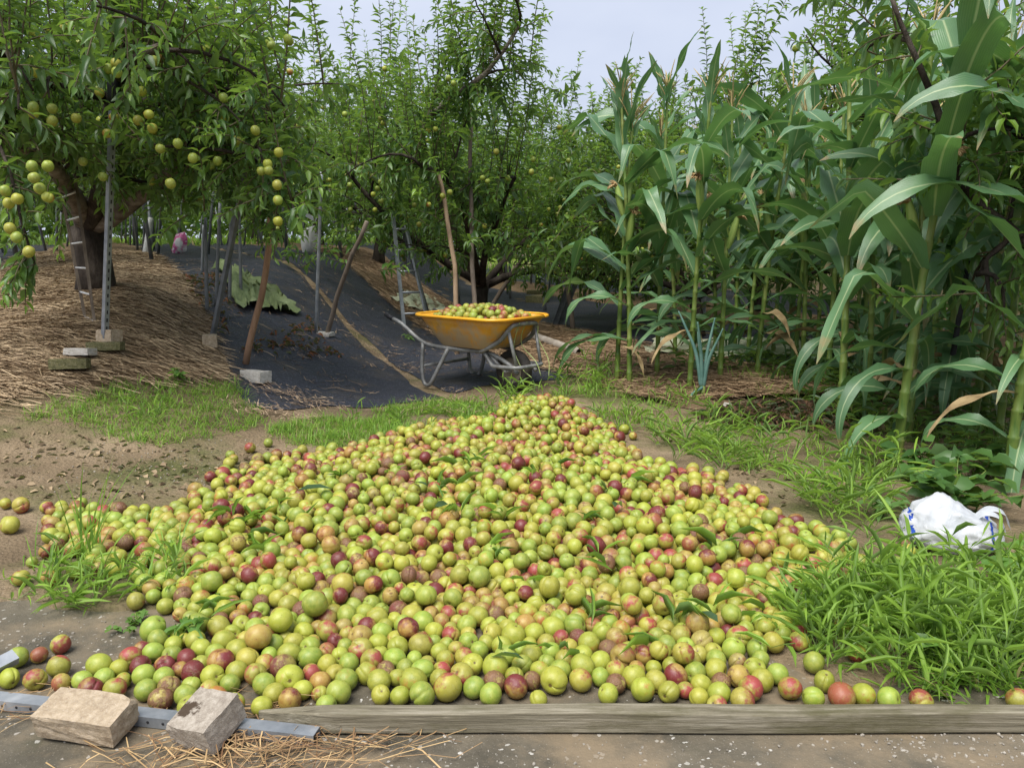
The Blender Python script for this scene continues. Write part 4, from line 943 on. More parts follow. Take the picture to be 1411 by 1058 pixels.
# ------------------------------------------------------------------ props, posts, ladders
def pole(name, px0, py0, px1, py1, dY, r, m, label, cat='pole', square=False, bend=0.0, Y0=None, group=None, n=7, taper=.8, ext=None):
    g = G(px0, py0) if Y0 is None else np.array(P(px0, py0, Y0)); t = P(px1, py1, g[1] + dY); g[2] -= .03; d = t - g
    o = empty(name, tuple(g), 0, label, cat, group)
    if square:
        mb = MB(); L = np.linalg.norm(d); z = Vector(d).to_track_quat('Z', 'Y').to_matrix()
        # angle section: two flanges, with a row of slots on the front one
        o.rotation_euler = z.to_euler()
        mb.box((0, -r + .001, L / 2), (2 * r, .003, L)); mb.box((-r + .0015, .0015, L / 2 - .002), (.003, 2 * r - .003, L)); mb.box((r - .0015, .0015, L / 2 - .001), (.003, 2 * r - .003, L))
        link('shaft', mb.mesh('shaft', M[m]), o)
        if square == 'slots':
            sm = MB().box((0, -r - .0012, 0), (.008, .002, .022)).mesh('slot', M['black']); z_ = .05
            while z_ < L - .05: link('slot', sm, o, (0, 0, z_)); z_ += .05
    else:
        k = np.linspace(0, 1, 9)[:, None]; pts = d * k + bend * np.sin(k * math.pi) * np.array([1, 0, 0]) + np.random.default_rng(int(px0 + py0)).normal(0, .006 if r > .015 and m.startswith('pole') else .0005, (9, 3)) * (k > 0)
        link('shaft', MB().tube(pts, np.linspace(r, r * taper, 9), 10).mesh('shaft', M[m], True), o)
    return o, g, t
o, g, t = pole('steel_post', 143, 478, 157, 100, -.15, .015, 'steel', 'bright perforated steel post propping the bough on straw bank', 'post', 'slots')
tv = t - g; L = np.linalg.norm(tv)
link('tape', MB().tube([(0, 0, L - .17), (0, 0, L - .12), (0, .002, L - .06), (0, 0, L)], [.032, .030, .034, .028], 9).mesh('tape', M['black'], True), o)
o, g, t = pole('steel_post', 290, 470, 345, 205, -.3, .014, 'steel_dark', 'leaning dull steel post standing beside the grey brick', 'post', True)
tv = t - g; L = np.linalg.norm(tv); link('tape', MB().tube([(0, 0, L - .12), (0, 0, L - .05), (0, 0, L)], [.032, .034, .028], 9).mesh('tape', M['black'], True), o)
pole('wooden_pole', 337, 502, 379, 240, -.2, .022, 'pole_red', 'reddish peeled wooden pole standing on the black fabric', bend=.035)
o, g, t = pole('steel_pipe', 435, 462, 443, 232, -.2, .0155, 'steel', 'slim upright grey pipe on flat white slab', 'pipe')
link('bracket', MB().box((.01, -.02, 1.0), (.09, .012, .03), Matrix.Rotation(.5, 4, 'Y')).mesh('bracket', M['steel']), o)
pole('wooden_pole', 448, 466, 506, 305, -.3, .021, 'pole_grey', 'thin brown wooden pole leaning next to the slim pipe', bend=-.03)
pole('wooden_pole', 630, 490, 606, 240, .3, .024, 'pole_pale', 'pale wooden pole with forked top behind the wheelbarrow', bend=.05)
pole('wooden_pole', 659, 490, 649, 165, .7, .024, 'pole_grey', 'tall straight brown wooden pole behind the wheelbarrow load', bend=-.03)
pole('wooden_pole', 672, 428, 722, 352, 0, .035, 'pole_grey', 'dark pole leaning steeply beside the tree behind wheelbarrow')
pole('wooden_pole', 789, 458, 772, 355, .1, .03, 'pole_grey', 'short brown pole standing on mossy brick by tube', bend=.03)
for k, (a_, b_) in enumerate((((762, 452), (800, 345)), ((769, 451), (812, 340)))):
    pole('steel_post', *a_, *b_, .2, .022, 'steel_dark', ['leaning steel post nearest the tube, left of its twin', 'leaning steel post nearest the tube, right of its twin'][k], 'post', True)
for k, (a_, b_, lab) in enumerate((((285, 432), (283, 300), 'thin steel post at the left end of the green tarp'), ((297, 424), (303, 280), 'steel post with plate standing at the green tarp'), ((316, 420), (318, 285), 'steel post rising behind the green tarp'),
                                   ((332, 410), (330, 290), 'steel post beyond the green tarp with a twin shaft'), ((278, 378), (280, 310), 'steel post far up the fabric strip'))):
    pole('steel_post', *a_, *b_, 0, .0145, 'steel_dark', lab, 'post', n=6)
pole('steel_post', 200, 351, 208, 300, 0, .05, 'steel_white', 'white painted post on the crest of the straw bank', 'post')
pole('steel_post', 751, 430, 748, 332, 0, .028, 'steel_dark', 'upright steel post in front of the dark stacked block', 'post')
pole('steel_post', 703, 412, 702, 330, 0, .026, 'steel_dark', 'upright steel post behind the dark stacked block', 'post')
pole('steel_post', 1293, 603, 1335, 360, .1, .016, 'black', 'black stake leaning among the maize stalks', 'post')
pole('steel_post', 1362, 420, 1412, 30, .1, .012, 'steel_dark', 'thin grey pole slanting up behind the maize', 'post', Y0=5.2)
pole('steel_post', 970, 462, 972, 300, 0, .02, 'steel', 'steel post standing behind the green onion plant', 'post')
# far posts under the canopy
fr = np.random.default_rng(15); cnt = 0
for v in (-.05, 3.95, 7.95, 11.95, -4.05):
    for k in range(26):
        u = fr.uniform(10, 26); x, y = uv2xy(u, v + fr.choice([-1, 1]) * fr.uniform(.3, 1.5)); px, py, dp = proj(np.array([x, y, 1.0]))
        if px < 0 or px > IW or (900 < px) : continue
        h_ = fr.uniform(1.0, 1.6); tl = fr.normal(0, .14, 2); z_ = hf(x, y) - .05; cnt += 1
        o = link('prop_post', MB().tube([(0, 0, 0), (tl[0] * .5, tl[1] * .5, h_ * .5), (tl[0], tl[1], h_)], .022, 6).mesh('prop_post', M['steel' if fr.random() < .4 else 'steel_dark'], True), None, (x, y, z_))
        tag(o, 'thin galvanised prop post under the far plum trees', 'post', 'prop posts under the far trees')
print('far posts', cnt)
def ladder(name, rails, rung_t, label, r=.016, m='steel', back=None, rm=None):
    A0, A1, B0, B1 = [np.array(q) for q in rails]; o = empty(name, tuple((A0 + B0) / 2), 0, label, 'ladder'); c = (A0 + B0) / 2
    for a_, b_ in ((A0, A1), (B0, B1)): link('rail', MB().beam(a_ - c, b_ - c, r * 2, r * 1.4).mesh('rail', M[m]), o)
    for t_ in rung_t: link('rung', MB().tube([A0 + (A1 - A0) * t_ - c, B0 + (B1 - B0) * t_ - c], r * .8, 6).mesh('rung', M[rm or m], True), o)
    if back is not None: link('back_leg', MB().beam(np.array(back[0]) - c, np.array(back[1]) - c, r * 2, r * 1.4).mesh('back_leg', M['steel_dark']), o)
    return o
a0, b0 = G(118, 442), G(131, 450); ladder('ladder', (a0, P(82, 250, a0[1] + .4), b0, P(103, 240, b0[1] + .45)), (.03, .2, .37, .54, .71, .88), 'narrow dark ladder with white rungs leaning against forked tree', .0085, 'pole_grey', rm='steel_white')
a0 = G(557, 452); b0 = a0 + np.array([.26, .12, 0]); a1 = P(541, 290, a0[1] + .25); ladder('ladder', (a0, a1, b0, a1 + np.array([.10, .05, 0])), (.12, .3, .48, .66, .84), 'tripod orchard ladder standing behind the wheelbarrow handles', .018, 'steel', (a1 + np.array([.05, .03, 0]), G(594, 446)))

# yellow crate far left, printed sack, white cloth, tarps
def crate(px, py, lab):
    g = G(px, py); o = empty('crate', tuple(g), R(-12), lab, 'crate'); W_, D_, H_ = .52, .36, .30
    for sx in (-1, 1):
        for sy in (-1, 1): link('corner_post', MB().box((sx * (W_ / 2 - .015), sy * (D_ / 2 - .015), H_ / 2), (.032, .032, H_)).mesh('corner_post', M['crate']), o)
    for k in range(5):
        z = .03 + k * .06
        for sy in (-1, 1): link('slat', MB().box((0, sy * D_ / 2, z), (W_ - .03, .012, .036)).mesh('slat', M['crate']), o)
        for sx in (-1, 1): link('slat', MB().box((sx * W_ / 2, 0, z), (.012, D_ - .03, .036)).mesh('slat', M['crate']), o)
    link('rim', MB().box((0, -D_ / 2 - .004, H_ - .012), (W_, .02, .03)).box((0, D_ / 2 + .004, H_ - .012), (W_, .02, .03)).mesh('rim', M['crate']), o)
    link('base', MB().box((0, 0, .012), (W_ - .02, D_ - .02, .02)).mesh('base', M['crate']), o); return o
crate(76, 330, 'yellow plastic harvest crate far up the straw bank')
def cloth(name, corners_px, m, label, cat, wr=.05, seed=0, lift=.03, nu=34, nv=22, fold=9):
    c = [G(*q) for q in corners_px]; s, t = np.meshgrid(np.linspace(0, 1, nu), np.linspace(0, 1, nv))
    X = (c[0][0] * (1 - s) + c[1][0] * s) * (1 - t) + (c[3][0] * (1 - s) + c[2][0] * s) * t; Y = (c[0][1] * (1 - s) + c[1][1] * s) * (1 - t) + (c[3][1] * (1 - s) + c[2][1] * s) * t
    e = .18 * (fbm(s * 4, t * 4, seed) - .5); X = X + e; Y = Y + .3 * (fbm(s * 5 + 9, t * 5, seed) - .5)
    Z = HF(X, Y) + lift + wr * np.abs(fbm(s * fold, t * 3, seed + 3) - .5) * 2.2 + wr * .5 * (fbm(s * 20, t * 8, seed + 6) - .3)
    return tag(link(name, grid_mesh(name, X, Y, np.maximum(Z, HF(X, Y) + .026), M[m])), label, cat)
cloth('tarpaulin', [(338, 432), (412, 440), (352, 392), (300, 376)], 'tarp', 'crumpled pale green tarpaulin lying on the black fabric', 'tarpaulin', .13, 3, fold=14)
cloth('tarpaulin', [(540, 415), (635, 445), (600, 412), (545, 405)], 'sheet', 'pale crumpled sheet on straw behind the ladder', 'tarpaulin', .06, 5)
cloth('tarpaulin', [(880, 492), (1160, 492), (1150, 470), (900, 474)], 'sheet', 'pale plastic sheet lying behind the maize stalks', 'tarpaulin', .05, 8)
def sack(px, py, Y, W_, H_, lab, m='sack', hang=True):
    g = P(px, py, Y); s, t = np.meshgrid(np.linspace(-1, 1, 14), np.linspace(0, 1, 14)); rg = 31
    bul = (1 - s ** 2) * np.sin(t * math.pi) ** .6; pieces = MB()
    for sg in (-1, 1):
        X = W_ / 2 * s * (.75 + .25 * np.sin(t * 3)) + .03 * (fbm(s * 3, t * 3, rg) - .5); Yv = sg * (.002 + .07 * bul * (.7 + .6 * fbm(s * 4, t * 4, rg + sg + 3))); Z = -H_ * t + .03 * s
        i = np.arange(13)[:, None] * 14 + np.arange(13)[None]; f = np.stack([i, i + 1, i + 15, i + 14], -1).reshape(-1, 4)
        pieces.add(np.stack([X, Yv, Z], -1).reshape(-1, 3), f)
    o = pieces.build('sack', M[m], None, True, loc=tuple(g)); return tag(o, lab, 'sack')
sack(246, 322, 12.5, .26, .30, 'white sack with pink print hanging from far prop posts')
# its post, so that the sack hangs from something
pole('steel_post', 243, 352, 246, 300, 0, .02, 'steel', 'post carrying the white sack with pink print', 'post', Y0=12.55)
sack(427, 350, 13.0, .26, .42, 'plain white cloth sack standing under the far trees', 'steel_white').location.z = hf(P(427, 350, 13.0)[0], 13.0) + .42
print('props')

# ------------------------------------------------------------------ maize
def maize_leaf_mesh(rng, L, W, e0, droop, kink=None, nseg=13):
    p = np.zeros(3); e = e0; tw = rng.uniform(-.9, .9); wave = rng.uniform(10, 20); ph = rng.uniform(0, 6.28, 2); side = rng.uniform(-.5, .5)
    V, Wd = [], []; hd = 0.0; b = np.array([-1, -.5, 0, .5, 1.0])
    for i in range(nseg + 1):
        t = i / nseg; wdt = W * .5 * min(1, .45 + t * 3.2) * (1 - t ** 2.6) ** .9 + .001
        dr = np.array([math.cos(e) * math.cos(hd), math.cos(e) * math.sin(hd), math.sin(e)]); s = np.array([-math.sin(hd), math.cos(hd), 0]); nn = np.cross(dr, s)
        ta = tw * t * 1.6; s2 = s * math.cos(ta) + nn * math.sin(ta); n2 = np.cross(dr, s2)
        fold = .22 * (1 - t) + .06
        for k in b:
            wv = .42 * math.sin(wave * t + (ph[0] if k > 0 else ph[1])) * abs(k) ** 2 * min(1, t * 4)
            V.append(p + s2 * k * wdt + n2 * wdt * (abs(k) * fold + wv)); Wd.append((t, k, 0))
        p = p + dr * L / nseg; hd += side / nseg
        if kink is not None: e = e0 - .35 * t - droop * float(sst((t - kink + .07) / .14))
        else: e = e0 - droop * ((i + 1) / nseg) ** 1.35
    i = np.arange(nseg)[:, None] * 5 + np.arange(4)[None]
    return mesh_np('leaf', V, np.stack([i, i + 1, i + 6, i + 5], -1).reshape(-1, 4), M['maize_leaf'], {'w': Wd})
cr_ = np.random.default_rng(61)
LEAFS = {'up': [maize_leaf_mesh(cr_, cr_.uniform(.34, .48), cr_.uniform(.065, .085), R(cr_.uniform(68, 82)), R(cr_.uniform(10, 45))) for _ in range(8)],
         'arch': [maize_leaf_mesh(cr_, cr_.uniform(.60, .82), cr_.uniform(.10, .125), R(cr_.uniform(32, 62)), R(cr_.uniform(75, 135))) for _ in range(14)],
         'kink': [maize_leaf_mesh(cr_, cr_.uniform(.60, .80), cr_.uniform(.10, .125), R(cr_.uniform(28, 60)), R(cr_.uniform(50, 120)), cr_.uniform(.3, .6)) for _ in range(12)],
         'hang': [maize_leaf_mesh(cr_, cr_.uniform(.5, .7), cr_.uniform(.07, .09), R(cr_.uniform(10, 45)), R(cr_.uniform(100, 150))) for _ in range(6)]}
M['dry_leaf'] = speckled('maize_dry_leaf', [(.3, (.13, .085, .04)), (.6, (.30, .22, .11)), (.8, (.42, .34, .19))], 12, .8, .2, .5, .006, 40)
DRY = []
for _ in range(4):
    dm = maize_leaf_mesh(cr_, cr_.uniform(.35, .5), cr_.uniform(.035, .055), R(cr_.uniform(0, 30)), R(cr_.uniform(80, 115))); dm.materials.clear(); dm.materials.append(M['dry_leaf']); DRY.append(dm)
def tassel_mesh(rng):
    m_ = MB(); m_.tube(grow(rng, (0, 0, 0), (0, 0, 1), .30, 6, (.03 * rng.normal(), .03 * rng.normal(), 0), .03), [.004, .005, .006, .006, .005, .004, .002], 5)
    for k in range(rng.integers(7, 12)):
        a = rng.uniform(0, 6.28); m_.tube(grow(rng, (0, 0, .02 + .012 * k), (.45 * math.cos(a), .45 * math.sin(a), 1), rng.uniform(.12, .22), 4, (.1 * math.cos(a), .1 * math.sin(a), -.02), .04), [.002, .0042, .0045, .004, .0015], 4)
    return m_.mesh('tassel', M['tassel'], True)
TASS = [tassel_mesh(cr_) for _ in range(4)]
def ear_meshes(rng):
    a = np.linspace(0, 6.283, 10, endpoint=False); rs = [(0, .012), (.04, .022), (.10, .027), (.16, .025), (.205, .018), (.225, .012)]
    V, F, _ = loft([np.c_[r * np.cos(a) * (1 + .06 * np.cos(3 * a)), r * np.sin(a) * (1 + .06 * np.cos(3 * a)), np.full(10, z)] for z, r in rs])
    h = mesh_np('ear', V, F, M['maize_husk']); s = MB()
    for k in range(30):
        aa = rng.uniform(0, 6.28); s.tube(grow(rng, (.006 * math.cos(aa), .006 * math.sin(aa), .215), (.16 * math.cos(aa) + .08, .16 * math.sin(aa), 1), rng.uniform(.045, .085), 4, (.05 * math.cos(aa) + .22, .06 * math.sin(aa), -.62), .06), [.006, .0065, .006, .004, .002], 4)
    return h, s.mesh('silk', M['silk'], True)
EARS = [ear_meshes(cr_) for _ in range(3)]
def maize(x, y, h, label, group=None, seed=0, tassel=True, ears=1, lean=None, low=.3, r0=.018):
    rng = np.random.default_rng(seed + 500); z0 = hf(x, y) - .02
    o = empty('maize_plant', (x, y, z0), 0, label, 'maize', group)
    ln = rng.normal(0, .045, 2) if lean is None else np.array(lean); nn = int(h / .115); zs = np.linspace(0, h, nn + 1)
    path = lambda z: np.array([ln[0] * (z / h) ** 1.6 * h, ln[1] * (z / h) ** 1.6 * h, z])
    pts, rd = [], []
    for i in range(nn):
        r_ = r0 * (1 - .55 * i / nn)
        for f, k in ((0, 1.3), (.05, 1.02), (.5, 1.06), (.93, 1.2)): pts.append(path(zs[i] + f * h / nn)); rd.append(r_ * k)
    pts.append(path(h)); rd.append(r0 * .4)
    link('stalk', MB().tube(pts, rd, 9).mesh('stalk', M['maize_stalk'], True), o)
    az = rng.normal(0, .55)
    for i in range(nn):
        zz = zs[i] + .1
        if zz < low: continue
        f = zz / h; kind = 'up' if f > .9 else ('hang' if f < .32 else ('kink' if rng.random() < .4 else 'arch'))
        if f > .8 and f <= .9 and rng.random() < .35: kind = 'up'
        az += math.pi + rng.normal(0, .35); s = rng.uniform(.95, 1.25)
        me = LEAFS[kind][rng.integers(len(LEAFS[kind]))]; q = path(zz)
        link('leaf', me, o, tuple(q + np.array([math.cos(az), math.sin(az), 0]) * r0 * .5), (0, 0, az), (s, s, s))
    for q_ in range(int(rng.integers(1, 3))):
        ad = rng.uniform(0, 6.28); link('dry_leaf', DRY[rng.integers(4)], o, tuple(path(rng.uniform(.28, .5))), (0, 0, ad))
    if tassel:
        link('tassel', TASS[rng.integers(4)], o, tuple(path(h) - [0, 0, .03]), (ln[1] * -.8, ln[0] * .8, rng.uniform(0, 6)))
    for k in range(ears):
        hm, sm = EARS[rng.integers(3)]; zz = h * rng.uniform(.5, .68) + .05 * k; a2 = az + k * 2.6 + rng.normal(0, .4); q = path(zz)
        e = link('ear', hm, o, tuple(q + np.array([math.cos(a2), math.sin(a2), 0]) * r0 * .6), (0, R(15), a2)); link('silk', sm, e)
    return o
CORN = [  # px, py of the foot, height, ears, tassel, label
    (850, 528, 1.80, 1, 1, 'maize plant at the row end with drooping leaf over the straw'),
    (867, 532, 1.95, 2, 1, 'maize plant close beside the row-end plant, with two pale-silked ears'),
    (905, 520, 2.00, 1, 1, 'tall maize plant with upright top leaves behind the row-end pair'),
    (950, 541, 1.90, 2, 1, 'maize plant directly left of the green onion'),
    (992, 525, 1.85, 1, 1, 'maize plant standing just behind the green onion'),
    (1043, 522, 1.95, 1, 1, 'maize plant rising behind the dead leaf pile'),
    (1095, 512, 1.9, 1, 1, 'slender maize plant behind the dead leaf pile, beside the pale sheet'),
    (1158, 580, 1.95, 1, 0, 'thick-stalked maize plant at the edge of the dead leaf pile'),
    (1236, 632, 2.08, 1, 0, 'tallest maize plant with broad folded leaf above the weeds'),
    (1250, 606, 1.95, 2, 1, 'maize plant with red-brown silked ear among the weeds'),
    (1388, 668, 1.75, 1, 0, 'maize plant with large hanging leaf behind the plastic bag'),
    (1320, 570, 2.0, 1, 1, 'maize plant next to the black stake')]
for i, (px, py, h_, e_, ts, lab) in enumerate(CORN):
    g = G(px, py); maize(float(g[0]), float(g[1]), h_, lab, None, i, bool(ts), e_, low=.16 if px > 1000 else .32, r0=.021 if py > 570 else .0175)
mr = np.random.default_rng(8); k = 0
for px, py in [(930, 492), (985, 488), (1012, 496), (1065, 492), (1085, 480), (1125, 497), (1150, 484), (1185, 520), (1200, 492), (1215, 545), (1270, 530), (1290, 500), (1305, 545), (1345, 520), (1340, 600), (1365, 560), (1385, 530), (1410, 580), (1420, 640), (1400, 500), (1250, 490), (1330, 480), (1105, 520), (1140, 535), (1175, 505), (1195, 560), (1225, 520), (1280, 570), (1300, 585), (1355, 590), (1375, 610), (1030, 500)]:
    g = G(px, py); k += 1; maize(float(g[0]), float(g[1]), mr.uniform(1.75, 2.1), 'maize plant in the dense stand behind the front stalks', 'maize in the dense stand', 40 + k, True, int(mr.integers(0, 2)), low=.18)
print('maize')

# green onion
g = G(967, 552); on_ = empty('green_onion', tuple(g), 0, 'blue-green onion plant with tubular leaves by the maize', 'onion plant')
link('bulb', MB().tube([(0, 0, -.02), (0, 0, .04), (.003, 0, .10)], [.016, .02, .017], 10).mesh('bulb', M['maize_stalk'], True), on_)
for dx, dy, h_ in ((-.16, .05, .52), (-.06, -.04, .46), (.07, .02, .48), (.10, -.05, .42), (-.02, .08, .38)):
    link('leaf', MB().tube(smooth_path([(dx * .03, dy * .03, .08), (dx * .3, dy * .3, .08 + h_ * .45), (dx * .75, dy, .05 + h_ * .85), (dx, dy * 1.3, .06 + h_)], 18), np.r_[.012, np.linspace(.015, .004, 18)], 8).mesh('leaf', M['leek'], True), on_)
link('leaf', MB().tube(smooth_path([(0, -.005, .09), (-.05, -.04, .07), (-.13, -.09, .02), (-.2, -.13, .008)], 18), np.r_[.010, np.linspace(.013, .005, 18)], 8).mesh('leaf', M['leek'], True), on_)

# ------------------------------------------------------------------ plastic bag
bm = bmesh.new(); bmesh.ops.create_icosphere(bm, subdivisions=5, radius=1.0)
for v in bm.verts:
    c = v.co.copy(); a_ = math.atan2(c.y, c.x)
    rid = abs(float(fbm(a_ * 3.1 + 2, c.z * 2.6 + c.x, 53)) - .5) * 2; rid2 = abs(float(fbm(c.x * 6 + 3, c.y * 6 + c.z * 5, 57)) - .5) * 2
    r_ = 1 + .30 * (float(fbm(c.x * 2.1 + 7, c.y * 2.1 + c.z * 1.7, 51)) - .5) + (.13 * rid + .05 * rid2 - .07) * (1 if c.z > -.2 else .3)
    z_ = c.z * r_ * (.105 if c.z > 0 else .05)
    if c.z > 0: z_ *= 1 + .25 * math.exp(-((c.x + .35) ** 2 + c.y ** 2) / .12) - .25 * math.exp(-((c.x - .5) ** 2) / .1)
    v.co = Vector((c.x * r_ * .145, c.y * r_ * .115, z_ + .042))
for f in bm.faces: f.smooth = True
me = bpy.data.meshes.new('bag'); bm.to_mesh(me); bm.free(); me.materials.append(M['bag'])
g = G(1316, 760); bag = tag(link('plastic_bag', me, None, (g[0], g[1] + .05, g[2]), (0, R(3), R(-12)), (1.1, 1.1, 1.12)), 'crumpled white plastic bag with blue stripe lying in grass', 'bag')
for k_, (hx, hy) in enumerate(((.06, -.03), (.09, .02))):
    hp = smooth_path([(hx - .02, hy, .09), (hx + .01, hy - .01, .125), (hx + .05, hy - .02, .12), (hx + .075, hy - .01, .075)], 18); hs = np.array([[.0, .014, .004]])
    Vh = np.concatenate([hp - hs, hp + hs]); nh = len(hp); link('handle', mesh_np('handle', Vh, [[i, i + 1, nh + i + 1, nh + i] for i in range(nh - 1)], M['bag']), bag)
print('bag')

# ------------------------------------------------------------------ straw, grass, weeds, dead leaves
def strands(name, XY, L, W, ang, rng, c0, c1, label, lift=.012, curve=.25):
    n = len(XY); z = HF(XY[:, 0], XY[:, 1]) + lift
    d = np.c_[np.cos(ang), np.sin(ang), np.zeros(n)]; s = np.c_[-np.sin(ang), np.cos(ang), np.zeros(n)]
    Vs = []
    bow = rng.normal(0, curve, n) * L
    tilt = rng.normal(0, .10, n)
    for t in (-.5, -.17, .17, .5):
        q = np.c_[XY, z] + d * (L * t)[:, None] + s * (bow * (.25 - t * t))[:, None]
        q[:, 2] = HF(q[:, 0], q[:, 1]) + lift + np.abs(tilt * t) * L * .6 + rng.uniform(0, .02, n)
        up_ = np.array([0, 0, 1.0]) * rng.normal(0, .5, n)[:, None]
        wv = (nrm(s + up_) * W[:, None] * .5)
        Vs += [q - wv, q + wv]
    V = np.stack(Vs, 1).reshape(-1, 3); off = (np.arange(n) * 8)[:, None, None]
    F = (np.array([[0, 1, 3, 2], [2, 3, 5, 4], [4, 5, 7, 6]])[None] + off).reshape(-1, 4)
    t = rng.uniform(0, 1, n) ** 1.3; col = np.repeat(np.c_[lerp_col(c0, c1, t), np.ones(n)], 8, 0)
    return tag(link(name, mesh_np(name, V, F, M['straw'], {'col': col}, True)), label, kind='stuff')
sr = np.random.default_rng(101)
def sample_strip(n, v0, v1, y0, y1, pw=1.8):
    y = y0 + (y1 - y0) * sr.uniform(0, 1, n) ** pw; v = sr.uniform(v0, v1, n); u = u_at(v, y); x, yy = uv2xy(u, v); return np.c_[x, yy]
XY = sample_strip(30000, -1.0, .62, 3.6, 13, 1.5); XY = XY[XY[:, 1] > 3.78 + 1.1 * (XY[:, 0] + 2.6) + .12 * sr.normal(size=len(XY))]
strands('dry_straw', XY, sr.uniform(.10, .34, len(XY)), sr.uniform(.003, .006, len(XY)), sr.normal(R(-6), .22, len(XY)), sr, (.13, .08, .042), (.55, .41, .25), 'dry straw stalks strewn over the bank by the forked tree', .018)
XY = sample_strip(16000, 3.1, 4.75, 5.0, 14, 1.6)
strands('dry_straw', XY, sr.uniform(.10, .35, len(XY)), sr.uniform(.003, .007, len(XY)), sr.normal(R(-25), .5, len(XY)), sr, (.11, .065, .034), (.42, .29, .17), 'dry straw stalks strewn under and behind the wheelbarrow', .028)
XY = np.concatenate([sample_strip(900, .66, 1.95, 4.6, 10, 1.6), sample_strip(450, 1.9, 2.2, 5.0, 10, 1.5), sample_strip(500, 2.15, 3.2, 5.8, 11, 1.6)]); XY = XY[fbm(XY[:, 0] * 2.5, XY[:, 1] * 2.5, 33) > .42]
strands('dry_straw', XY, sr.uniform(.03, .16, len(XY)), sr.uniform(.002, .005, len(XY)), sr.uniform(0, 3.14, len(XY)), sr, (.10, .06, .035), (.40, .29, .18), 'loose straw bits blown over the black fabric lane', .022, .5)
# straw wisps on the concrete between channel and stake
c0 = np.array([G(430, 1035)[:2]] * 70 + [G(330, 1045)[:2]] * 70 + [G(260, 1050)[:2]] * 40 + [G(500, 1018)[:2]] * 25 + [G(400, 985)[:2]] * 60 + [G(40, 985)[:2]] * 25)
XY = c0 + sr.normal(0, 1, (len(c0), 2)) * [.10, .04]
XY = XY[(XY[:, 1] < 1.475) | (XY[:, 0] < -.5)]
strands('dry_straw', XY, sr.uniform(.05, .20, len(XY)), sr.uniform(.0012, .0030, len(XY)), sr.normal(R(20), .75, len(XY)), sr, (.16, .085, .04), (.50, .34, .16), 'wisps of dry straw on the concrete beside the steel channel', .004, .5)
XY = np.array([G(420, 558)[:2]] * 80 + [G(375, 570)[:2]] * 90 + [G(395, 545)[:2]] * 60 + [G(420, 490)[:2]] * 30) + sr.normal(0, 1, (260, 2)) * [.13, .06]
strands('dry_straw', XY, sr.uniform(.03, .12, 260), sr.uniform(.003, .005, 260), sr.normal(R(-5), .6, 260), sr, (.2, .13, .08), (.5, .37, .24), 'straw scraps scattered on the near corner of black fabric', .02)

def pts_in(poly_px, n, rng):
    Q = np.array([G(*q)[:2] for q in poly_px]); lo, hi = Q.min(0), Q.max(0); out = np.zeros((0, 2))
    while len(out) < n:
        A_ = rng.uniform(lo, hi, (n * 3, 2)); A_ = A_[in_poly(A_[:, 0], A_[:, 1], Q)]; out = np.concatenate([out, A_])
    return out[:n]
GB, GM, GL = (.095, .20, .025), (.19, .355, .04), (.31, .49, .07)
def tufts(C, nb, L, W, rng, spread=.02, bend=(.4, 1.6), up=(.5, 1.4)):
    n = len(C); idx = np.repeat(np.arange(n), nb); m_ = len(idx); sc = rng.uniform(.6, 1.2, n)[idx]
    XY_ = C[idx] + rng.normal(0, spread, (m_, 2)); a = rng.uniform(0, 6.28, m_)
    pos = np.c_[XY_, HF(XY_[:, 0], XY_[:, 1]) - .004]; e = rng.uniform(*up, m_)
    d = np.c_[np.cos(a) * np.cos(e), np.sin(a) * np.cos(e), np.sin(e)]
    t = rng.uniform(0, 1, m_); col = np.where((t < .5)[:, None], lerp_col(GB, GM, np.clip(t * 2, 0, 1)), lerp_col(GM, GL, np.clip(t * 2 - 1, 0, 1))); col = np.where((rng.random(m_) < .07)[:, None], np.array([[.36, .29, .13]]), col)
    return blades(pos, d, rng.uniform(*L, m_) * sc, rng.uniform(*W, m_), rng.uniform(*bend, m_), rng, col)
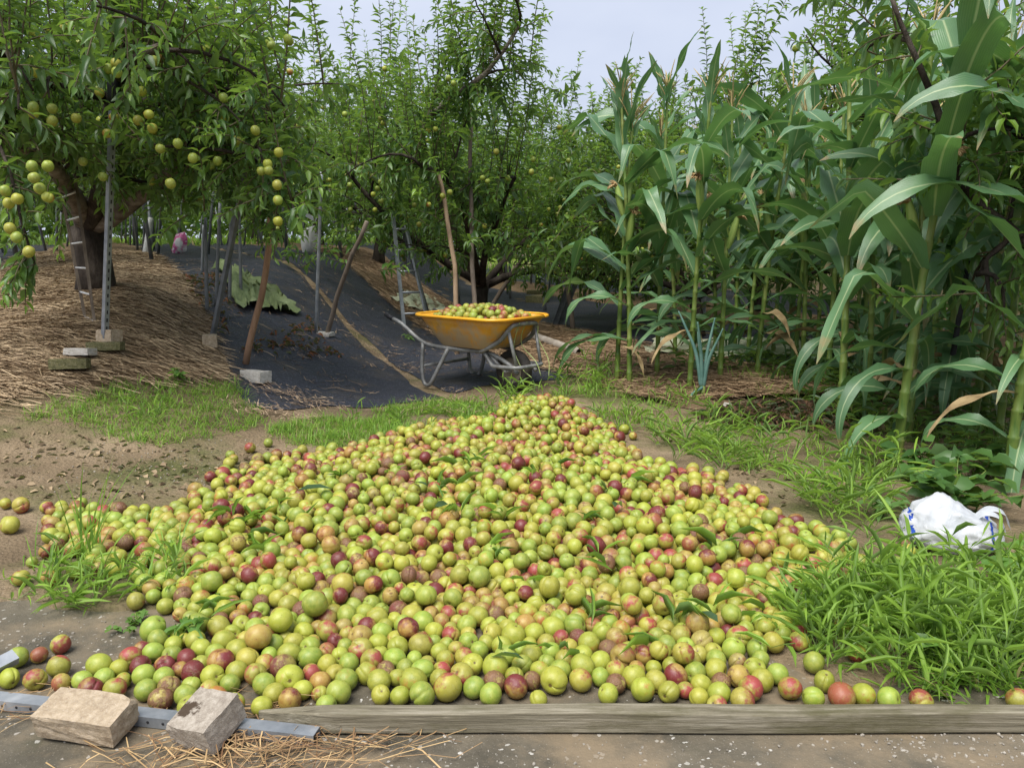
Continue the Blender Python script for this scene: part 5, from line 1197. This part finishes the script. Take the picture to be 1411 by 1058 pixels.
def crab(C, rng, nst=5, SL=(.12, .34), LL=(.07, .15), W=.075, flat=.5, bright=1.0):
    """creeping grass: reclining stems with alternate broad blades"""
    P_, D_, S_, C_, stems = [], [], [], [], []
    for c in C:
        z = hf(c[0], c[1])
        for k in range(rng.integers(2, nst + 1)):
            a = rng.uniform(0, 6.28); e = rng.uniform(flat, 1.35); L_ = rng.uniform(*SL)
            q = grow(rng, (c[0], c[1], z), (math.cos(a) * math.cos(e), math.sin(a) * math.cos(e), math.sin(e)), L_, 4, (0, 0, -.12), .1); q[:, 2] = np.maximum(q[:, 2], HF(q[:, 0], q[:, 1]) + .004)
            nl = max(3, int(L_ / .035)); t = np.linspace(.15, 1, nl); p_, ax_ = along(q, t); sg = np.where(np.arange(nl) % 2, 1, -1)[:, None]
            sd_ = nrm(np.cross(ax_, [0, 0, 1.0] + .4 * rng.normal(size=3))); P_.append(p_); D_.append(ax_ * rng.uniform(.5, 1.0) + sd_ * sg + np.array([0, 0, .28]) + .25 * rng.normal(size=(nl, 3)))
            S_.append(rng.uniform(*LL, nl)); tt = np.clip(.2 + rng.uniform(0, 1) * .4 + .5 * rng.uniform(0, 1, nl), 0, 1); C_.append(lerp_col(GB, GL, tt) * bright); stems.append(q)
    P_, D_, S_, C_ = [np.concatenate(x) for x in (P_, D_, S_, C_)]; n = len(P_)
    out = [leaves(P_, D_, S_, np.full(n, W) * rng.uniform(.7, 1.2, n), rng, C_, True, .6)]
    A0 = np.array([s[i] for s in stems for i in range(4)]); A1 = np.array([s[i + 1] for s in stems for i in range(4)]); ns = len(A0)
    sv_ = nrm(np.cross(A1 - A0, rng.normal(size=(ns, 3)))) * .0013
    V_ = np.stack([A0 - sv_, A0 + sv_, A1 + sv_, A1 - sv_], 1).reshape(-1, 3)
    out.append((V_, (np.arange(ns) * 4)[:, None] + np.arange(4)[None], np.zeros((0, 3), int), np.tile([.16, .25, .06, 1], (ns * 4, 1)))); return out
gr = np.random.default_rng(202)
def dens_pts(poly, n, f, thr, s):
    A_ = pts_in(poly, n * 3, gr); k = fbm(A_[:, 0] * f, A_[:, 1] * f, s) > thr; return A_[k][:n]
# right: lush creeping grass between heap, bag and stake
parts = crab(pts_in([(1130, 840), (1190, 805), (1235, 790), (1270, 820), (1380, 825), (1440, 790), (1440, 975), (1230, 965), (1150, 900)], 84, gr), gr, 4, (.07, .2), (.05, .12), .046)
parts += crab(pts_in([(1180, 830), (1260, 840), (1440, 850), (1440, 970), (1240, 955)], 26, gr), gr, 4, (.12, .26), (.06, .14), .046, .9)
parts += crab(pts_in([(1060, 700), (1200, 640), (1240, 720), (1190, 745)], 22, gr), gr, 4, (.1, .22), (.07, .14), .036, .7)
parts += crab(pts_in([(1100, 850), (1150, 840), (1170, 930), (1080, 915)], 18, gr), gr, 5, (.08, .18), (.06, .12), .05)
parts += [tufts(pts_in([(1130, 840), (1235, 785), (1270, 815), (1440, 800), (1440, 975), (1230, 965)], 260, gr), 5, (.05, .16), (.004, .009), gr)]
stuff('creeping_grass', parts, M['corn_leaf_thin'], 'lush bright creeping grass beside the plastic bag', cat=None)
# grass up the right-hand slope to the maize
parts = crab(dens_pts([(850, 600), (960, 575), (1150, 640), (1200, 650), (1060, 700), (900, 640)], 36, 2.2, .5, 15), gr, 3, (.08, .2), (.07, .14), .034, .7)
parts += crab(dens_pts([(800, 565), (870, 530), (1000, 570), (1180, 610), (1220, 640), (900, 610)], 22, 2.2, .5, 16), gr, 3, (.07, .17), (.06, .12), .034, .7)
parts += [tufts(dens_pts([(760, 545), (840, 515), (1000, 560), (1240, 640), (1150, 690), (900, 620)], 260, 2.0, .45, 17), 6, (.06, .18), (.004, .008), gr)]
parts += [tufts(dens_pts([(1000, 510), (1180, 530), (1411, 560), (1440, 640), (1230, 600), (1000, 540)], 170, 2.0, .45, 18), 7, (.08, .22), (.004, .008), gr)]
stuff('grass', parts, M['corn_leaf_thin'], 'patchy long-bladed grass growing towards the foot of the maize')
# left band of short grass in front of the straw, strip behind the heap
parts = [tufts(dens_pts([(20, 575), (150, 530), (330, 530), (370, 585), (330, 610), (220, 620), (120, 590)], 800, 2.6, .47, 5), 6, (.03, .10), (.0025, .005), gr, .02)]
parts += crab(pts_in([(160, 560), (230, 540), (250, 590), (180, 600)], 12, gr), gr, 4, (.05, .12), (.04, .07), .06, .7)
parts += [tufts(dens_pts([(360, 590), (480, 570), (600, 553), (720, 553), (690, 585), (560, 600), (430, 622), (340, 620)], 1400, 2.2, .40, 6), 6, (.03, .10), (.0025, .005), gr, .02)]
parts += crab(pts_in([(480, 580), (700, 553), (690, 580), (560, 600)], 24, gr), gr, 4, (.05, .12), (.05, .09), .045, .8)
stuff('short_grass', parts, M['corn_leaf_thin'], 'short fresh grass fringing the straw bank and the fabric')
# left edge of the heap
parts = crab(pts_in([(0, 790), (60, 770), (150, 800), (160, 845), (60, 845), (0, 825)], 16, gr), gr, 4, (.05, .13), (.05, .10), .055, .6)
parts += crab(pts_in([(170, 790), (260, 770), (280, 830), (200, 845)], 7, gr), gr, 4, (.05, .12), (.05, .10), .055, .6)
parts += [tufts(pts_in([(105, 760), (130, 750), (135, 775), (110, 780)], 3, gr), 7, (.18, .36), (.006, .009), gr, .012, (.1, .6), (1.1, 1.5))]
parts += [tufts(pts_in([(40, 760), (260, 720), (240, 830), (60, 800)], 40, gr), 4, (.05, .13), (.004, .007), gr)]
stuff('grass', parts, M['corn_leaf_thin'], 'grass sprouting through the left edge of the plum heap')
# blades poking up through the heap
C_ = pts_in([(260, 860), (330, 700), (700, 620), (850, 640), (1060, 760), (1100, 880), (700, 950)], 42, gr); parts = []
pp = []
for c in C_:
    zt = heap_top(c[0], c[1]); k = gr.integers(2, 5)
    for j in range(k):
        a = gr.uniform(0, 6.28); pp.append((c[0] + gr.normal(0, .015), c[1] + gr.normal(0, .015), zt - .03, math.cos(a) * .7, math.sin(a) * .7, gr.uniform(.3, .9)))
pp = np.array(pp); parts = [leaves(pp[:, :3], pp[:, 3:], gr.uniform(.06, .13, len(pp)), gr.uniform(.035, .05, len(pp)), gr, lerp_col(GB, GL, gr.uniform(0, 1, len(pp))), True, 1.2)]
stuff('grass_blades', parts, M['corn_leaf_thin'], 'scattered green grass blades poking out of the plum heap')
# tall grass in front of the barrow wheel and by the tube
parts = crab(pts_in([(655, 575), (760, 560), (770, 550), (680, 548)], 9, gr), gr, 4, (.08, .16), (.07, .13), .04, .9)
parts += crab(pts_in([(760, 530), (840, 515), (850, 540), (780, 545)], 16, gr), gr, 4, (.1, .22), (.06, .12), .04, .9)
stuff('grass', parts, M['corn_leaf_thin'], 'clumps of grass round the barrow wheel and the tube')
# far weeds glowing beyond the last trees
C_ = np.c_[gr.uniform(-26, 30, 5000), gr.uniform(19, 44, 5000)]
stuff('far_weeds', [tufts(C_, 4, (.2, .5), (.03, .06), gr, .2)], M['corn_leaf_thin'], 'light green weeds on the ground beyond the orchard')

# the far edge of the orchard closes into one mass of foliage
n = 26000; th = gr.uniform(-.72, .72, n); dd_ = gr.uniform(38, 46, n); x = dd_ * np.sin(th); y = dd_ * np.cos(th)
top_ = 3.6 + 1.6 * (fbm(th * 14, 0 * th, 91) - .5) * 2; zz = HF(x, y) + gr.uniform(.1, 1, n) * top_; a = gr.uniform(0, 6.28, n)
stuff('far_wood', [leaves(np.c_[x, y, zz], np.c_[np.cos(a), np.sin(a), gr.normal(0, .5, n)], gr.uniform(.3, .6, n), gr.uniform(.2, .3, n), gr, lerp_col(GREEN_D, GREEN_L, gr.uniform(0, 1, n)), False)], M['leaf'], 'mass of green trees closing off the far edge of the orchard')

# broad-leaved weed clump below the maize
def broadleaf(name, px, py, nst, h, ls, label, rng, col0=(.045, .11, .03), col1=(.10, .21, .05), spread=.12, wid=.36):
    g = G(px, py); o = empty(name, tuple(g), 0, label, 'weed'); st = MB(); P_, D_, S_ = [], [], []
    for k in range(nst):
        a = rng.uniform(0, 6.28); q = grow(rng, (0, 0, 0), (math.cos(a) * .6, math.sin(a) * .6, 1), h * rng.uniform(.6, 1.1), 5, (.2 * math.cos(a), .2 * math.sin(a), -.05), .1); q += rng.normal(0, spread * .3, 3) * [1, 1, 0]; q[0, 2] = -.01
        st.tube(q, np.linspace(.0035, .0015, 6), 5)
        t = np.linspace(.25, 1, 7); p_, ax_ = along(q, t); b_ = rng.uniform(0, 6.28, 7)
        P_.append(p_); D_.append(np.c_[np.cos(b_), np.sin(b_), rng.uniform(-.1, .5, 7)]); S_.append(ls * rng.uniform(.6, 1.2, 7))
    P_, D_, S_ = [np.concatenate(x) for x in (P_, D_, S_)]; n = len(P_)
    link('stem', st.mesh('stem', M['maize_stalk'], True), o)
    for k in range(n):
        V, F4, F3, C = leaves(P_[k:k + 1], D_[k:k + 1], S_[k:k + 1], np.array([wid]), rng, lerp_col(col0, col1, rng.uniform(0, 1, 1))); link('leaf', mesh_np('leaf', V, [F4, F3], M['leaf'], {'col': C}), o)
    return o
wr_ = np.random.default_rng(303)
for px, py, lab in ((1330, 705, 'broad-leaved bean weed behind the plastic bag'), (1290, 690, 'dark leafy weed at the foot of the tallest maize'), (1355, 660, 'leafy weed clump between the maize stalks and bag'), (1265, 665, 'low leafy weed beside the tall maize foot')):
    broadleaf('leafy_weed', px, py, 7, .26, .085, lab, wr_)
broadleaf('leafy_weed', 1215, 712, 5, .18, .06, 'pale green weed with narrow leaves beside the grass', wr_, (.10, .2, .05), (.16, .29, .08), .08, .22)
broadleaf('leafy_weed', 1405, 800, 6, .16, .07, 'bright broad-leaved weed right of the plastic bag', wr_, (.10, .22, .04), (.16, .32, .06), .08, .4)
for px, py, lab in ((1245, 830, 'small broad weed in the lush grass by the heap'), (1340, 850, 'broad weed deep in the lush grass below the bag'), (1300, 925, 'low weed in the lush grass close to the stake'), (1385, 905, 'leafy weed at the far end of the wooden stake')):
    broadleaf('leafy_weed', px, py, 5, .13, .045, lab, wr_, (.09, .2, .035), (.18, .32, .06), .08, .26)
broadleaf('leafy_weed', 285, 842, 6, .06, .022, 'tiny round-leaved weed at the left foot of heap', wr_, (.08, .18, .03), (.16, .28, .06), .06, .4)
broadleaf('leafy_weed', 180, 862, 6, .05, .02, 'tiny round-leaved weed creeping onto the concrete', wr_, (.08, .18, .03), (.16, .28, .06), .06, .4)
broadleaf('leafy_weed', 242, 525, 4, .12, .05, 'small seedling weed at the edge of the straw', wr_, (.10, .22, .04), (.16, .3, .06), .05, .3)
for k, (px, py) in enumerate([(820, 480), (560, 470), (245, 880)]):
    broadleaf('leafy_weed', px, py, 3, .10, .06, ['single weed growing by the tube end', 'small weed on the fabric by the ladder', 'flat seedling weed on bare concrete'][k], wr_, (.10, .22, .04), (.16, .3, .06), .03, .14)
# weeds carpeting the earth under the maize, and cut greenery behind the onion
C_ = pts_in([(870, 520), (1000, 500), (1130, 500), (1411, 500), (1440, 700), (1240, 640), (1050, 520)], 420, gr); n = len(C_); a = gr.uniform(0, 6.28, n * 5); I5 = np.repeat(np.arange(n), 5)
q = C_[I5] + gr.normal(0, .04, (n * 5, 2)); pos = np.c_[q, HF(q[:, 0], q[:, 1]) + gr.uniform(.0, .14, n * 5)]
stuff('ground_weeds', [leaves(pos, np.c_[np.cos(a), np.sin(a), gr.uniform(-.2, .7, n * 5)], gr.uniform(.05, .11, n * 5), gr.uniform(.1, .24, n * 5), gr, lerp_col((.03, .075, .018), (.09, .18, .04), gr.uniform(0, 1, n * 5)))], M['leaf'], 'low weeds covering the earth between maize stalks')
# dead leaf pile
C_ = np.array([G(1080, 575)[:2]]) + gr.normal(0, 1, (4200, 2)) * [.21, .13]; rr_ = np.hypot((C_[:, 0] - G(1080, 575)[0]) / .4, (C_[:, 1] - G(1080, 575)[1]) / .28)
C_ = C_[rr_ < 1.25]; rr_ = rr_[rr_ < 1.25]; n = len(C_); a = gr.uniform(0, 6.28, n)
pos = np.c_[C_, HF(C_[:, 0], C_[:, 1]) + .085 * np.clip(1 - rr_, 0, 1) * gr.uniform(.4, 1.1, n) + .006]
stuff('dead_leaves', [leaves(pos, np.c_[np.cos(a), np.sin(a), gr.normal(0, .35, n)], gr.uniform(.03, .085, n), gr.uniform(.1, .2, n), gr, lerp_col((.025, .014, .009), (.12, .065, .035), gr.uniform(0, 1, n) ** 1.6), True, 2.0)], M['litter'], 'pile of dead brown leaves between the onion and the maize')
# rust-brown leaf scraps on the fabric
C_ = np.concatenate([pts_in([(330, 490), (430, 440), (470, 500), (420, 500)], 160, gr), pts_in([(250, 385), (300, 380), (330, 440), (300, 480)], 160, gr)]); n = len(C_); a = gr.uniform(0, 6.28, n)
pos = np.c_[C_, HF(C_[:, 0], C_[:, 1]) + .04]
stuff('leaf_scraps', [leaves(pos, np.c_[np.cos(a), np.sin(a), gr.normal(0, .2, n)], gr.uniform(.03, .07, n), gr.uniform(.12, .25, n), gr, lerp_col((.06, .022, .012), (.22, .09, .045), gr.uniform(0, 1, n)), True, 2.0)], M['litter'], 'rust-brown dead leaves scattered on the black fabric')
# clods, twigs and dry bits on the bare earth
C_ = np.concatenate([pts_in([(0, 590), (150, 600), (320, 620), (400, 620), (280, 690), (40, 690), (0, 680)], 420, gr), pts_in([(900, 600), (1200, 650), (1180, 740), (1060, 690)], 200, gr)])
n = len(C_); a = gr.uniform(0, 6.28, n); pos = np.c_[C_, HF(C_[:, 0], C_[:, 1]) + .004]
stuff('soil_litter', [leaves(pos, np.c_[np.cos(a), np.sin(a), gr.normal(0, .12, n)], gr.uniform(.012, .05, n), gr.uniform(.06, .3, n), gr, lerp_col((.07, .045, .025), (.38, .28, .17), gr.uniform(0, 1, n) ** 1.5), True, 1.2)], M['litter'], 'dry leaf bits and husks littering the bare earth')
# pebbles on the concrete and earth
ico = bmesh.new(); bmesh.ops.create_icosphere(ico, subdivisions=1, radius=1.0); IV = np.array([v.co[:] for v in ico.verts]); IF = np.array([[v.index for v in f.verts] for f in ico.faces]); ico.free()
C_ = np.concatenate([pts_in([(380, 1020), (1411, 1015), (1500, 1058), (300, 1058)], 120, gr), pts_in([(0, 860), (150, 850), (180, 880), (0, 920)], 35, gr), pts_in([(20, 620), (300, 600), (380, 610), (280, 690), (60, 690)], 260, gr), pts_in([(1150, 985), (1411, 1012), (1440, 1050), (1200, 1040)], 90, gr)])
n = len(C_); s = gr.uniform(.0012, .0042, n); V = (IV[None] * gr.uniform(.6, 1.2, (n, 1, 3)) * (1 + .2 * gr.normal(size=(n, len(IV), 1))) * s[:, None, None]) + np.c_[C_, HF(C_[:, 0], C_[:, 1]) + s * .4][:, None]
F = (IF[None] + (np.arange(n) * len(IV))[:, None, None]).reshape(-1, 3)
tag(link('gravel', mesh_np('gravel', V.reshape(-1, 3), F, M['stone'], None, False)), 'small pale grit scattered on concrete and earth', kind='stuff')
print('done')
